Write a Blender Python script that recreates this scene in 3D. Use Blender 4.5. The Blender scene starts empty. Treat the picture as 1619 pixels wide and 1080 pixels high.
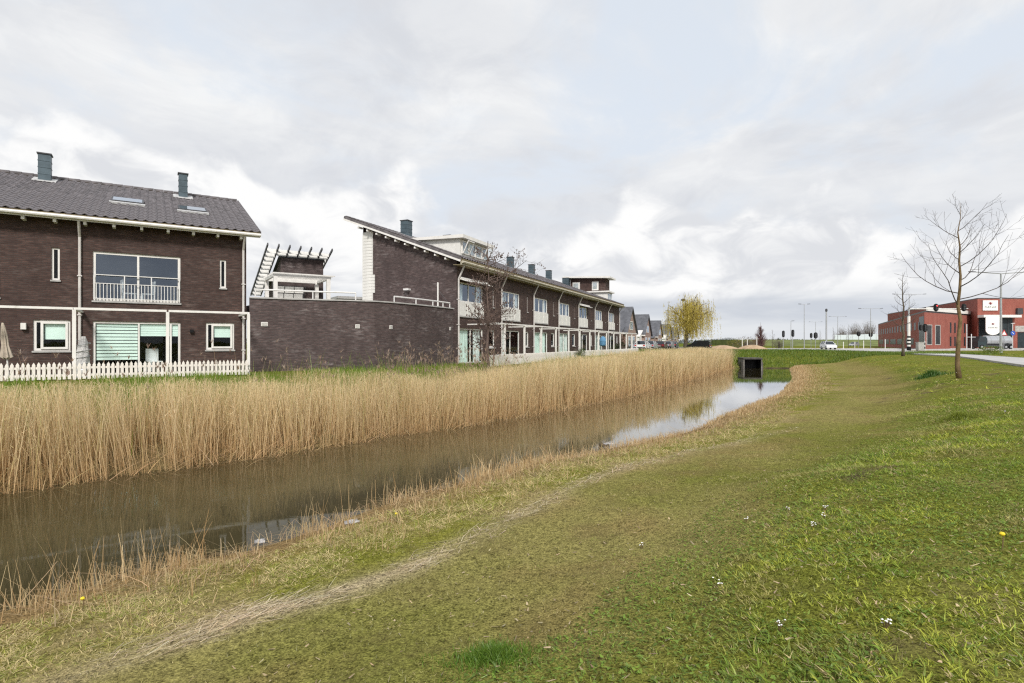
import bpy, math, random
import numpy as np
from mathutils import Vector, Matrix
R = math.radians
random.seed(7); rng = np.random.default_rng(11)
scene = bpy.context.scene
COL = scene.collection

# ------------------------------------------------------------ camera, sky, sun, exposure
EYE = 2.8; F = 880.0; HZ = 542.0
cam_d = bpy.data.cameras.new('camera'); cam = bpy.data.objects.new('camera', cam_d); COL.objects.link(cam)
cam.location = (0, 0, EYE); cam.rotation_euler = (R(90), 0, 0)
cam_d.sensor_width = 36; cam_d.lens = F / 1619 * 36; cam_d.shift_y = 2 / 1619
cam_d.clip_start = 0.05; cam_d.clip_end = 6000
scene.camera = cam
SUN_EL, SUN_AZ = 40, 172          # azimuth measured from +Y towards +X: the sun stands behind the camera
sun_d = bpy.data.lights.new('sun', 'SUN'); sun = bpy.data.objects.new('sun', sun_d); COL.objects.link(sun)
sun_d.energy = 1.5; sun_d.angle = R(10); sun_d.color = (1.0, 0.955, 0.89)
sd = Vector((math.sin(R(SUN_AZ)) * math.cos(R(SUN_EL)), math.cos(R(SUN_AZ)) * math.cos(R(SUN_EL)), math.sin(R(SUN_EL))))
sun.rotation_euler = sd.to_track_quat('Z', 'Y').to_euler(); sun.location = (0, -20, 60)
vs = scene.view_settings
vs.view_transform = 'Standard'; vs.look = 'None'; vs.exposure = 1.15; vs.gamma = 1; vs.use_curve_mapping = False
scene.cycles.max_bounces = 8; scene.cycles.transparent_max_bounces = 12
scene.cycles.use_denoising = False; scene.cycles.filter_width = 1.25

class NT:
    def __init__(s, tree): s.t = tree
    def n(s, typ, props=None, **inp):
        nd = s.t.nodes.new(typ)
        for k, v in (props or {}).items(): setattr(nd, k, v)
        for k, v in inp.items():
            k2 = int(k[1:]) if k[0] == 'i' and k[1:].isdigit() else k.replace('_', ' ')
            sock = nd.inputs[k2]
            if isinstance(v, bpy.types.NodeSocket): s.t.links.new(v, sock)
            else: sock.default_value = v
        return nd
    def math(s, op, a, b=0.0, clamp=False): return s.n('ShaderNodeMath', dict(operation=op, use_clamp=clamp), i0=a, i1=b).outputs[0]
    def mix(s, f, a, b):
        nd = s.t.nodes.new('ShaderNodeMix'); nd.data_type = 'RGBA'
        for sk, v in ((nd.inputs[0], f), (nd.inputs[6], a), (nd.inputs[7], b)):
            if isinstance(v, bpy.types.NodeSocket): s.t.links.new(v, sk)
            else: sk.default_value = v if not isinstance(v, tuple) or len(v) != 3 else (*v, 1)
        return nd.outputs[2]
    def rng(s, v, a, b, c=0.0, d=1.0, smooth=True):
        nd = s.n('ShaderNodeMapRange', dict(interpolation_type='SMOOTHSTEP' if smooth else 'LINEAR'), Value=v)
        for i, x in zip((1, 2, 3, 4), (a, b, c, d)):
            if isinstance(x, bpy.types.NodeSocket): s.t.links.new(x, nd.inputs[i])
            else: nd.inputs[i].default_value = x
        return nd.outputs[0]
    def noise(s, vec, scale, detail=4, rough=0.5, dist=0.0):
        return s.n('ShaderNodeTexNoise', None, Vector=vec, Scale=scale, Detail=detail, Roughness=rough, Distortion=dist).outputs[0]

world = bpy.data.worlds.new('World'); scene.world = world; world.use_nodes = True
wt = world.node_tree; wt.nodes.clear(); W = NT(wt)
d_ = W.n('ShaderNodeTexCoord').outputs['Generated']
sky = W.n('ShaderNodeTexSky', dict(sky_type='NISHITA', sun_disc=False, sun_elevation=R(SUN_EL), sun_rotation=R(SUN_AZ), air_density=1.0, dust_density=1.5, ozone_density=1.0)).outputs[0]
sep = W.n('ShaderNodeSeparateXYZ', None, Vector=d_)
e = W.math('MAXIMUM', sep.outputs[2], 0.0)
inv = W.math('DIVIDE', 1.0, W.math('ADD', e, 0.22))
pl = W.n('ShaderNodeVectorMath', dict(operation='SCALE'), i0=d_); wt.links.new(inv, pl.inputs['Scale']); pl = pl.outputs[0]
K = 3.85
def c3(r, g, b, k=1.0): return (r * K * k, g * K * k, b * K * k, 1)
# high layer: thin stratocumulus with pale blue gaps
cov = W.rng(W.noise(W.n('ShaderNodeMapping', None, Vector=pl, Location=(3.3, 1.15, 0.0), Scale=(1, 1, 0.2)).outputs[0], 1.5, 9, 0.60, 0.45), 0.33, 0.52)
tone = W.rng(W.noise(W.n('ShaderNodeMapping', None, Vector=pl, Location=(7.7, 0.4, 2.0), Scale=(1, 1, 0.2)).outputs[0], 1.05, 8, 0.58, 0.6), 0.39, 0.60)
gap = W.mix(0.90, sky, c3(0.91, 0.97, 1.04))
fine = W.rng(W.noise(W.n('ShaderNodeMapping', None, Vector=pl, Location=(1.7, 5.4, 3.0), Scale=(1, 1, 0.2)).outputs[0], 3.6, 8, 0.62, 0.7), 0.34, 0.66)
high = W.mix(cov, gap, W.mix(W.math('ADD', W.math('MULTIPLY', tone, 0.62), W.math('MULTIPLY', fine, 0.42), True), c3(0.82, 0.845, 0.895), c3(1.08, 1.09, 1.095)))
high = W.mix(W.rng(e, 0.14, 0.42, 0.5, 0.0), high, c3(0.84, 0.87, 0.925))
# cumulus bank standing around the horizon
flat = W.n('ShaderNodeVectorMath', dict(operation='MULTIPLY'), i0=d_, i1=(1, 1, 0.35)).outputs[0]
topn = W.noise(W.n('ShaderNodeMapping', None, Vector=flat, Location=(1.9, 4.2, 0.7)).outputs[0], 2.1, 2, 0.5)
puff = W.noise(W.n('ShaderNodeMapping', None, Vector=d_, Location=(0.35, 2.2, 0.0), Scale=(1, 1, 1.35)).outputs[0], 8.0, 8, 0.55, 0.3)
vor = W.n('ShaderNodeTexVoronoi', dict(feature='SMOOTH_F1'), Vector=W.n('ShaderNodeMapping', None, Vector=d_, Scale=(1, 1, 1.3)).outputs[0], Scale=11.0, Smoothness=0.6).outputs[0]
dd = W.math('SUBTRACT', W.math('ADD', W.math('MULTIPLY', topn, 0.56), W.math('MULTIPLY', W.math('SUBTRACT', puff, 0.5), 0.20)), W.math('ADD', W.math('ADD', e, 0.012), W.math('MULTIPLY', vor, 0.05)))
cmask = W.rng(dd, -0.008, 0.034)
shade = W.rng(W.math('ADD', W.noise(W.n('ShaderNodeMapping', None, Vector=d_, Location=(4, 1, 0.04), Scale=(1, 1, 1.8)).outputs[0], 9.0, 7, 0.55, 0.6), W.math('MULTIPLY', e, 0.45)), 0.42, 0.66)
cum = W.mix(shade, c3(0.87, 0.89, 0.93), c3(1.17, 1.17, 1.165))
bot = W.rng(W.math('ADD', e, W.math('MULTIPLY', W.math('SUBTRACT', W.noise(W.n('ShaderNodeMapping', None, Vector=d_, Scale=(1, 1, 3.0)).outputs[0], 4.5, 4, 0.5), 0.5), 0.10)), 0.055, 0.105)
# low grey-blue stratus under the bank
lown = W.rng(W.noise(W.n('ShaderNodeMapping', None, Vector=d_, Location=(0.2, 0, 0.4), Scale=(1, 1, 7.0)).outputs[0], 3.2, 5, 0.55, 0.4), 0.38, 0.64)
low = W.mix(lown, c3(0.72, 0.765, 0.84), c3(0.90, 0.93, 0.97))
low = W.mix(W.rng(e, 0.0, 0.05, 0.75, 0.0), low, c3(0.94, 0.965, 0.99))
skyc = W.mix(cmask, high, W.mix(bot, low, cum))
bg = W.n('ShaderNodeBackground', None, Color=skyc, Strength=0.1)
wo = W.n('ShaderNodeOutputWorld'); wt.links.new(bg.outputs[0], wo.inputs[0])
world.cycles.sampling_method = 'MANUAL'; world.cycles.sample_map_resolution = 512

# ------------------------------------------------------------ helpers
def px(x, y, Z): return Vector(((x - 810) / F * Z, Z, EYE - (y - HZ) / F * Z))
def gx(x, Z): return (x - 810) / F * Z

def tag(o, label=None, cat=None, group=None, kind=None):
    for k, v in (('label', label), ('category', cat), ('group', group), ('kind', kind)):
        if v: o[k] = v
    return o
def empty(name, loc, rot=0.0, label=None, cat=None, group=None, parent=None):
    o = bpy.data.objects.new(name, None); COL.objects.link(o); o.location = loc; o.rotation_euler = (0, 0, rot); o.empty_display_size = 0.3
    if parent: o.parent = parent
    return tag(o, label, cat, group)
def link(name, me, parent=None, loc=(0, 0, 0), rot=(0, 0, 0)):
    o = bpy.data.objects.new(name, me); COL.objects.link(o); o.parent = parent; o.location = loc; o.rotation_euler = rot
    return o
def copy_tree(o, parent=None):
    c = o.copy(); COL.objects.link(c); c.parent = parent
    for ch in o.children: copy_tree(ch, c)
    return c

class MB:
    def __init__(s): s.v = []; s.f = []; s.uvf = {}
    def face(s, *pts):
        i = len(s.v); s.v += [tuple(p) for p in pts]; s.f.append(tuple(range(i, i + len(pts))))
    def box(s, x0, x1, y0, y1, z0, z1):
        i = len(s.v)
        s.v += [(x0, y0, z0), (x1, y0, z0), (x1, y1, z0), (x0, y1, z0), (x0, y0, z1), (x1, y0, z1), (x1, y1, z1), (x0, y1, z1)]
        s.f += [(i, i+3, i+2, i+1), (i+4, i+5, i+6, i+7), (i, i+1, i+5, i+4), (i+1, i+2, i+6, i+5), (i+2, i+3, i+7, i+6), (i+3, i, i+4, i+7)]
        return s
    def bar(s, a, b, w, h):                     # square bar from a to b, w across, h in its upright direction
        a = Vector(a); b = Vector(b); t = (b - a).normalized()
        side = t.cross(Vector((0, 0, 1)))
        side = Vector((1, 0, 0)) if side.length < 1e-4 else side.normalized()
        up = side.cross(t)
        i = len(s.v)
        for p in (a, b):
            for sx, sz in ((-1, -1), (1, -1), (1, 1), (-1, 1)): s.v.append(tuple(p + side * (sx * w / 2) + up * (sz * h / 2)))
        s.f += [(i, i+1, i+2, i+3), (i+7, i+6, i+5, i+4)] + [(i+k, i+4+k, i+4+(k+1) % 4, i+(k+1) % 4) for k in range(4)]
        return s
    def tube(s, pts, r, n=6, cap=True):
        pts = [Vector(p) for p in pts]; rs = r if hasattr(r, '__len__') else [r] * len(pts)
        i0 = len(s.v); m = len(pts)
        t0 = (pts[1] - pts[0]).normalized()
        u = t0.cross(Vector((0, 0, 1)))
        u = Vector((1, 0, 0)) if u.length < 1e-3 else u.normalized()
        for k, p in enumerate(pts):
            t = (pts[min(k+1, m-1)] - pts[max(k-1, 0)]).normalized()
            u = (u - t * u.dot(t)); u = u.normalized() if u.length > 1e-6 else t.orthogonal().normalized()
            w = t.cross(u)
            for j in range(n):
                a = 2 * math.pi * j / n
                s.v.append(tuple(p + (u * math.cos(a) + w * math.sin(a)) * rs[k]))
        for k in range(m - 1):
            for j in range(n):
                a = i0 + k * n + j; b = i0 + k * n + (j + 1) % n
                s.f.append((a, b, b + n, a + n))
        if cap:
            s.f.append(tuple(i0 + j for j in reversed(range(n)))); s.f.append(tuple(i0 + (m - 1) * n + j for j in range(n)))
        return s
    def lathe(s, prof, n=12, c=(0, 0, 0)):      # prof: (radius, z)
        s.tubez([(c[0], c[1], c[2] + z) for _, z in prof], [r for r, _ in prof], n); return s
    def tubez(s, pts, rs, n):
        i0 = len(s.v); m = len(pts)
        for p, r in zip(pts, rs):
            for j in range(n):
                a = 2 * math.pi * j / n; s.v.append((p[0] + r * math.cos(a), p[1] + r * math.sin(a), p[2]))
        for k in range(m - 1):
            for j in range(n):
                a = i0 + k * n + j; b = i0 + k * n + (j + 1) % n; s.f.append((a, b, b + n, a + n))
        s.f.append(tuple(i0 + j for j in reversed(range(n)))); s.f.append(tuple(i0 + (m - 1) * n + j for j in range(n)))
    def prism(s, poly, z0, z1):                 # counter-clockwise outline in the ground plane
        i = len(s.v); n = len(poly)
        s.v += [(p[0], p[1], z0) for p in poly] + [(p[0], p[1], z1) for p in poly]
        s.f += [tuple(i + k for k in reversed(range(n))), tuple(i + n + k for k in range(n))] + [(i+k, i+(k+1) % n, i+n+(k+1) % n, i+n+k) for k in range(n)]
        return s
    def xprism(s, prof, x0, x1):                # outline in (y, z), swept along x
        i = len(s.v); n = len(prof)
        s.v += [(x0, p[0], p[1]) for p in prof] + [(x1, p[0], p[1]) for p in prof]
        s.f += [tuple(i + k for k in range(n)), tuple(i + n + k for k in reversed(range(n)))] + [(i+(k+1) % n, i+k, i+n+k, i+n+(k+1) % n) for k in range(n)]
        return s
    def yprism(s, prof, y0, y1):                # outline in (x, z), swept along y
        i = len(s.v); n = len(prof)
        s.v += [(p[0], y0, p[1]) for p in prof] + [(p[0], y1, p[1]) for p in prof]
        s.f += [tuple(i + k for k in range(n)), tuple(i + n + k for k in reversed(range(n)))] + [(i+(k+1) % n, i+k, i+n+k, i+n+(k+1) % n) for k in range(n)]
        return s
    def mesh(s, name, mat, smooth=False, bevel=0):
        me = bpy.data.meshes.new(name); me.from_pydata(s.v, [], s.f); me.update()
        if mat: me.materials.append(mat)
        nl = len(me.loops)
        co = np.empty(len(me.vertices) * 3); me.vertices.foreach_get('co', co); co = co.reshape(-1, 3)
        vi = np.empty(nl, dtype=np.int32); me.loops.foreach_get('vertex_index', vi)
        nrm = np.empty(len(me.polygons) * 3); me.polygons.foreach_get('normal', nrm); nrm = nrm.reshape(-1, 3)
        lt = np.empty(len(me.polygons), dtype=np.int32); me.polygons.foreach_get('loop_total', lt)
        ln = np.repeat(nrm, lt, axis=0); lc = co[vi]
        hor = np.abs(ln[:, 2]) > 0.75
        t = np.stack([-ln[:, 1], ln[:, 0]], 1); tl = np.linalg.norm(t, axis=1, keepdims=True); t = t / np.maximum(tl, 1e-6)
        uv = np.stack([np.where(hor, lc[:, 0], (lc[:, :2] * t).sum(1)), np.where(hor, lc[:, 1], lc[:, 2])], 1)
        ul = me.uv_layers.new(name='UVMap'); ul.data.foreach_set('uv', uv.astype(np.float32).ravel())
        if smooth: me.polygons.foreach_set('use_smooth', np.ones(len(me.polygons), dtype=bool))
        return me
    def build(s, name, mat, parent=None, loc=(0, 0, 0), rot=(0, 0, 0), smooth=False):
        return link(name, s.mesh(name, mat, smooth), parent, loc, rot)

# ------------------------------------------------------------ materials
def newmat(name):
    m = bpy.data.materials.new(name); m.use_nodes = True; t = m.node_tree; t.nodes.clear(); return m, NT(t)
def finish(m, N, sh): o = N.n('ShaderNodeOutputMaterial'); N.t.links.new(sh, o.inputs[0]); return m
def pm(name, col, rough=0.6, var=0.18, scale=6.0, bump=0.0, metal=0.0, bscale=None, spec=0.4, dirt=0.0):
    m, N = newmat(name); tc = N.n('ShaderNodeTexCoord').outputs['Object']
    nz = N.noise(tc, scale, 6, 0.6)
    c = N.mix(N.rng(nz, 0.3, 0.7), tuple(x * (1 - var) for x in col), tuple(min(1, x * (1 + var)) for x in col))
    if dirt:
        st = N.noise(N.n('ShaderNodeMapping', None, Vector=tc, Scale=(3, 3, 0.5)).outputs[0], 2.2, 6, 0.65)
        c = N.mix(N.rng(st, 0.5, 0.78, 0, dirt), c, tuple(x * 0.55 * q for x, q in zip(col, (1, 0.95, 0.85))))
    kw = {}
    if bump:
        kw['Normal'] = N.n('ShaderNodeBump', None, Strength=bump, Distance=0.02, Height=N.noise(tc, bscale or scale * 6, 5, 0.6)).outputs[0]
    p = N.n('ShaderNodeBsdfPrincipled', None, Base_Color=c, Roughness=rough, Metallic=metal, **kw)
    p.inputs['Specular IOR Level'].default_value = spec
    return finish(m, N, p.outputs[0])
def brickmat(name, c1, c2, cm, patch, bw=0.22, bh=0.065, mortar=0.010, patchamt=0.35, bump=0.35):
    m, N = newmat(name); uv = N.n('ShaderNodeTexCoord').outputs['UV']
    b = N.n('ShaderNodeTexBrick', dict(offset=0.5, squash=1.0), Vector=uv, Color1=(*c1, 1), Color2=(*c2, 1), Mortar=(*cm, 1), Scale=1.0)
    b.inputs['Mortar Size'].default_value = mortar; b.inputs['Brick Width'].default_value = bw; b.inputs['Row Height'].default_value = bh; b.inputs['Bias'].default_value = -0.1
    n1 = N.noise(N.n('ShaderNodeMapping', None, Vector=uv, Scale=(4.5, 15.0, 1)).outputs[0], 1.0, 2, 0.6)      # course by course variation
    n2 = N.noise(N.n('ShaderNodeMapping', None, Vector=uv, Scale=(0.5, 0.9, 1)).outputs[0], 1.0, 5, 0.62)
    n3 = N.noise(N.n('ShaderNodeMapping', None, Vector=uv, Scale=(2.2, 9.0, 1)).outputs[0], 1.0, 4, 0.7)
    c = N.mix(N.rng(n1, 0.35, 0.68, 0.0, 0.6), b.outputs[0], tuple(x * 0.55 for x in c1))
    pa = N.math('MULTIPLY', N.rng(n2, 0.44, 0.66), N.rng(n3, 0.46, 0.66))
    n4 = N.noise(N.n('ShaderNodeMapping', None, Vector=uv, Location=(3, 8, 0), Scale=(0.8, 0.25, 1)).outputs[0], 1.0, 6, 0.65); c = N.mix(N.rng(n4, 0.42, 0.72, 0.0, 0.5), c, tuple(x * 0.5 for x in c1))
    c = N.mix(N.math('MULTIPLY', pa, patchamt), c, patch)
    hgt = N.math('ADD', N.math('MULTIPLY', b.outputs[1], -1.0), N.math('MULTIPLY', n1, 0.6))
    p = N.n('ShaderNodeBsdfPrincipled', None, Base_Color=c, Roughness=0.82, Normal=N.n('ShaderNodeBump', None, Strength=bump, Distance=0.012, Height=hgt).outputs[0])
    p.inputs['Specular IOR Level'].default_value = 0.3
    return finish(m, N, p.outputs[0])
def vegmat(name, transl=0.3, rough=0.7, attr='Col'):
    m, N = newmat(name); c = N.n('ShaderNodeVertexColor', dict(layer_name=attr)).outputs[0]
    a = N.n('ShaderNodeBsdfDiffuse', None, Color=c); b = N.n('ShaderNodeBsdfTranslucent', None, Color=c)
    g = N.n('ShaderNodeBsdfGlossy', None, Color=(1, 1, 1, 1), Roughness=0.45)
    s = N.n('ShaderNodeMixShader', None, Fac=transl, i1=a.outputs[0], i2=b.outputs[0])
    s2 = N.n('ShaderNodeMixShader', None, Fac=0.025, i1=s.outputs[0], i2=g.outputs[0])
    return finish(m, N, s2.outputs[0])
def glassmat(name, refl=0.22, tint=(0.75, 0.82, 0.85), rcol=(0.9, 0.95, 1.0), fk=1.2):
    m, N = newmat(name); tc = N.n('ShaderNodeTexCoord').outputs['Object']
    bmp = N.n('ShaderNodeBump', None, Strength=0.03, Distance=0.05, Height=N.noise(tc, 0.9, 2)).outputs[0]
    fr = N.n('ShaderNodeFresnel', None, IOR=1.5).outputs[0]
    f = N.math('ADD', N.math('MULTIPLY', fr, fk), refl, True); back = N.n('ShaderNodeNewGeometry').outputs['Backfacing']
    f = N.math('MULTIPLY', f, N.math('SUBTRACT', 1.0, back)); tcol = N.mix(back, tint, (1.0, 1.0, 1.0))
    g = N.n('ShaderNodeBsdfGlossy', None, Color=(*rcol, 1), Roughness=0.015, Normal=bmp); t = N.n('ShaderNodeBsdfTransparent', None, Color=tcol)
    return finish(m, N, N.n('ShaderNodeMixShader', None, Fac=f, i1=t.outputs[0], i2=g.outputs[0]).outputs[0])

M = {}
M['brick_dark'] = brickmat('brick_dark', (0.066, 0.038, 0.033), (0.125, 0.072, 0.060), (0.070, 0.057, 0.052), (0.27, 0.22, 0.20))
M['brick_wall'] = brickmat('brick_wall', (0.080, 0.055, 0.054), (0.145, 0.10, 0.096), (0.085, 0.075, 0.073), (0.32, 0.28, 0.275), patchamt=0.55)
M['brick_red'] = brickmat('brick_red', (0.33, 0.085, 0.062), (0.47, 0.135, 0.10), (0.25, 0.13, 0.105), (0.46, 0.22, 0.17), patchamt=0.5)
M['brick_pink'] = brickmat('brick_pink', (0.33, 0.20, 0.16), (0.45, 0.30, 0.25), (0.4, 0.36, 0.32), (0.6, 0.5, 0.45))
M['white'] = pm('white_paint', (0.76, 0.74, 0.71), 0.5, 0.06, 3, dirt=0.35)
M['white_fence'] = pm('white_fence_paint', (0.78, 0.73, 0.68), 0.6, 0.1, 4, dirt=0.5)
M['white_board'] = pm('white_boarding', (0.72, 0.71, 0.68), 0.6, 0.08, 5, dirt=0.3)
M['grey_trim'] = pm('grey_trim', (0.42, 0.41, 0.40), 0.6, 0.15, 4, dirt=0.4)
M['zinc'] = pm('blue_grey_zinc', (0.075, 0.105, 0.125), 0.45, 0.2, 3, metal=0.2)
M['lead'] = pm('pale_lead', (0.5, 0.5, 0.5), 0.6, 0.2, 8)
M['tile'] = pm('grey_roof_tile', (0.135, 0.122, 0.128), 0.6, 0.35, 3, bump=0.2, spec=0.4)
M['tile_far'] = pm('slate_roof_tile', (0.105, 0.108, 0.122), 0.6, 0.25, 1.5)
M['soffit'] = pm('brown_soffit', (0.28, 0.23, 0.14), 0.7, 0.2, 5)
M['gutter'] = pm('cream_gutter', (0.50, 0.46, 0.36), 0.5, 0.12, 3, dirt=0.5)
M['pipe'] = pm('pale_grey_pipe', (0.60, 0.57, 0.55), 0.45, 0.1, 3, dirt=0.3)
M['glass'] = glassmat('window_glass', 0.0, (0.93, 0.97, 0.96), fk=0.6)
M['skylight'] = glassmat('skylight_glass', 0.35, (0.6, 0.6, 0.6), (0.85, 0.87, 0.9))
M['glass_sky'] = glassmat('upper_window_glass', 0.15, (0.82, 0.86, 0.87), (0.55, 0.64, 0.78))
M['room'] = pm('dim_interior', (0.16, 0.15, 0.14), 0.9, 0.3, 2)
M['blind'] = pm('pale_green_blind', (0.74, 0.88, 0.82), 0.8, 0.05, 2)
M['blind_w'] = pm('white_blind', (0.85, 0.9, 0.88), 0.8, 0.05, 2)
M['curtain'] = pm('grey_curtain', (0.70, 0.78, 0.76), 0.9, 0.25, 1.6)
M['steel'] = pm('galvanised_steel', (0.45, 0.46, 0.47), 0.4, 0.12, 6, metal=0.6)
M['rail'] = pm('white_tube_rail', (0.70, 0.69, 0.68), 0.4, 0.08, 6)
M['dark_metal'] = pm('dark_steel', (0.06, 0.06, 0.065), 0.5, 0.2, 5)
M['black'] = pm('black_plastic', (0.010, 0.010, 0.011), 0.6, 0.2, 6, spec=0.2)
M['concrete'] = pm('concrete', (0.40, 0.385, 0.36), 0.85, 0.22, 3, bump=0.2, dirt=0.5)
M['concrete_dark'] = pm('weathered_concrete', (0.075, 0.07, 0.062), 0.9, 0.3, 3, bump=0.2, dirt=0.5)
M['concrete_mid'] = pm('damp_concrete', (0.17, 0.16, 0.145), 0.9, 0.35, 3, bump=0.2, dirt=0.6)
M['path'] = pm('pale_concrete_path', (0.44, 0.43, 0.42), 0.85, 0.12, 0.6, bump=0.1)
M['asphalt'] = pm('asphalt', (0.075, 0.075, 0.078), 0.9, 0.2, 0.8)
M['bark'] = pm('bark', (0.105, 0.085, 0.06), 0.9, 0.35, 9, bump=0.5)
M['bark_green'] = pm('mossy_bark', (0.17, 0.115, 0.055), 0.9, 0.35, 5, bump=0.5)
M['alder'] = pm('reddish_dark_twigs', (0.13, 0.092, 0.078), 0.9, 0.3, 5)
M['twig'] = pm('dark_twigs', (0.085, 0.068, 0.062), 0.9, 0.2, 5)
M['twig_far'] = pm('far_twigs', (0.15, 0.125, 0.11), 0.9, 0.2, 2)
M['canvas'] = pm('beige_canvas', (0.44, 0.38, 0.31), 0.9, 0.2, 5, bump=0.2)
M['canvas_grey'] = pm('grey_patterned_cover', (0.50, 0.49, 0.48), 0.9, 0.3, 30)
M['chair'] = pm('white_chair', (0.85, 0.86, 0.86), 0.4, 0.03, 3)
M['blue'] = pm('blue_canvas', (0.10, 0.24, 0.40), 0.8, 0.2, 3)
M['sand'] = pm('tan_earth', (0.42, 0.30, 0.19), 0.95, 0.2, 1.2, bump=0.4)
M['tanker'] = pm('polished_tank', (0.62, 0.64, 0.66), 0.18, 0.06, 3, metal=0.9)
M['sign_white'] = pm('white_sign', (0.82, 0.81, 0.78), 0.5, 0.03, 3)
M['sign_red'] = pm('dark_red_emblem', (0.22, 0.012, 0.02), 0.6, 0.05, 3)
M['sign_green'] = pm('dark_green_lettering', (0.07, 0.10, 0.08), 0.6, 0.05, 3)
M['red_paint'] = pm('red_sign_paint', (0.5, 0.03, 0.03), 0.5, 0.05, 3)
M['blue_paint'] = pm('blue_sign_paint', (0.03, 0.09, 0.42), 0.5, 0.05, 3)
M['plinth'] = pm('dark_plinth', (0.08, 0.075, 0.075), 0.8, 0.2, 4)
def lampmat(name, col, s):
    m, N = newmat(name); return finish(m, N, N.n('ShaderNodeEmission', None, Color=(*col, 1), Strength=s).outputs[0])
M['red_light'] = lampmat('lit_red_lamp', (1.0, 0.03, 0.03), 2.0)
M['veg'] = vegmat('grass_blades', 0.3)
M['reed'] = vegmat('dry_reed', 0.32)
M['leaf'] = vegmat('fresh_leaf', 0.4)

# ------------------------------------------------------------ the lie of the land
G = 1.6                                            # level of the house plots (water = 0)
LB = np.array([(-60, -16), (-34, -6), (-22, 1.5), (-14.5, 6.6), (-9.53, 10.35), (-8.28, 11.73), (-7.14, 12.7), (-5.2, 14.75), (-3.59, 16.9), (-1.95, 18.25), (-.72, 19.8), (2.47, 23.9), (6.5, 30), (12.6, 40.4), (18.2, 50.0), (24.0, 61)], float)
RB = np.array([(-52, -28), (-24, -12), (-11, 0.2), (-7.0, 3.9), (-5.18, 5.63), (-4.76, 6.19), (-4.28, 6.94), (-3.47, 7.44), (-2.48, 8.8), (-1.75, 9.86), (-.8, 11.2), (.42, 12.44), (1.6, 13.25), (3.3, 14.85), (5.55, 17.2), (9.0, 22.35), (14.1, 29.3), (21.8, 43.0), (26.2, 52.0), (30.5, 61)], float)
FB = np.array([(24.0, 61), (30.5, 61)], float)
def pdist(x, y, P):
    best = np.full(x.shape, 1e9); side = np.zeros(x.shape)
    for (ax, ay), (bx, by) in zip(P[:-1], P[1:]):
        dx, dy = bx - ax, by - ay; L2 = dx * dx + dy * dy
        t = np.clip(((x - ax) * dx + (y - ay) * dy) / L2, 0, 1)
        ex, ey = x - ax - t * dx, y - ay - t * dy; d2 = ex * ex + ey * ey
        cr = dx * (y - ay) - dy * (x - ax)          # >0: left of the line
        m = d2 < best; best = np.where(m, d2, best); side = np.where(m, cr, side)
    return np.sqrt(best), side
_perm = rng.random((256, 256))
def vnoise(x, y, s):
    x = x / s + 37.3; y = y / s + 91.7
    xi = np.floor(x).astype(int); yi = np.floor(y).astype(int); fx = x - xi; fy = y - yi
    fx = fx * fx * (3 - 2 * fx); fy = fy * fy * (3 - 2 * fy)
    g = lambda a, b: _perm[a % 256, b % 256]
    return (g(xi, yi) * (1 - fx) + g(xi + 1, yi) * fx) * (1 - fy) + (g(xi, yi + 1) * (1 - fx) + g(xi + 1, yi + 1) * fx) * fy
def fbm(x, y, s, o=3):
    r = 0; a = 0.55; t = 0
    for k in range(o): r = r + a * vnoise(x + 13.1 * k, y - 7.7 * k, s / 2 ** k); t += a; a *= 0.55
    return r / t
def zones(x, y):
    dl, sl = pdist(x, y, LB); dr, sr = pdist(x, y, RB)
    inside = (sl < 0) & (sr > 0) & (y < 61)
    wob = (fbm(x, y, 1.6, 2) - 0.5) * 0.45
    return dl, sl, dr, sr, inside, wob
HLx, HLz = [-9, -.8, -.05, .3, 3, 5.2, 6.6, 7.6, 1e4], [-.7, -.6, -.05, .10, .5, 1.25, 1.52, 1.6, 1.6]
HRx, HRz = [-9, -.8, -.05, .25, 1, 2, 3.2, 4.6, 5.3, 7.1, 9.2, 12, 1e4], [-.7, -.55, -.04, .16, .32, .42, .5, .6, .74, 1.2, 1.42, 1.5, 1.5]
def height(x, y):
    x = np.asarray(x, float); y = np.asarray(y, float)
    dl, sl, dr, sr, inside, wob = zones(x, y)
    left = np.interp(np.where(sl > 0, dl, -dl) + wob, HLx, HLz)
    right = np.interp(np.where(sr < 0, dr, -dr) + wob, HRx, HRz)
    h = np.maximum(np.where(sl > 0, left, -9), np.where(sr < 0, right, -9))
    h = np.where(inside, np.maximum(left, right), h)
    fy = y - 61 + wob
    far = np.interp(fy, [-9, -.3, .1, .9, 2.4, 5.5, 12, 30], [-9, -.3, .12, .45, 1.15, 1.8, 1.75, 1.5]); far = np.where(far > 1.5, 1.5 + (far - 1.5) * np.clip((46 - x) / 9, 0, 1), far)
    h = np.where(fy > -.3, np.where((x > 15) & (x < 90), np.where(fy < 0, np.maximum(h, far), np.where((x > 23.8) & (x < 30.7), far, np.maximum(far, np.minimum(h, 1.6)))), h), h)
    h = np.where((np.abs(x - 26.2) < 1.1) & (y > 60) & (y < 62.1), -.6, h)          # the bed runs on under the culvert lid
    h = h + (fbm(x, y, 1.3, 3) - 0.5) * 0.10 * np.clip(dr / 3, 0, 1) * np.where(sr < 0, 1, 0) * np.clip((90 - y) / 40, 0, 1) * np.clip((40 - x) / 10, 0.0, 1)
    return h
def H1(x, y): return float(height(np.array([x]), np.array([y]))[0])

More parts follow.
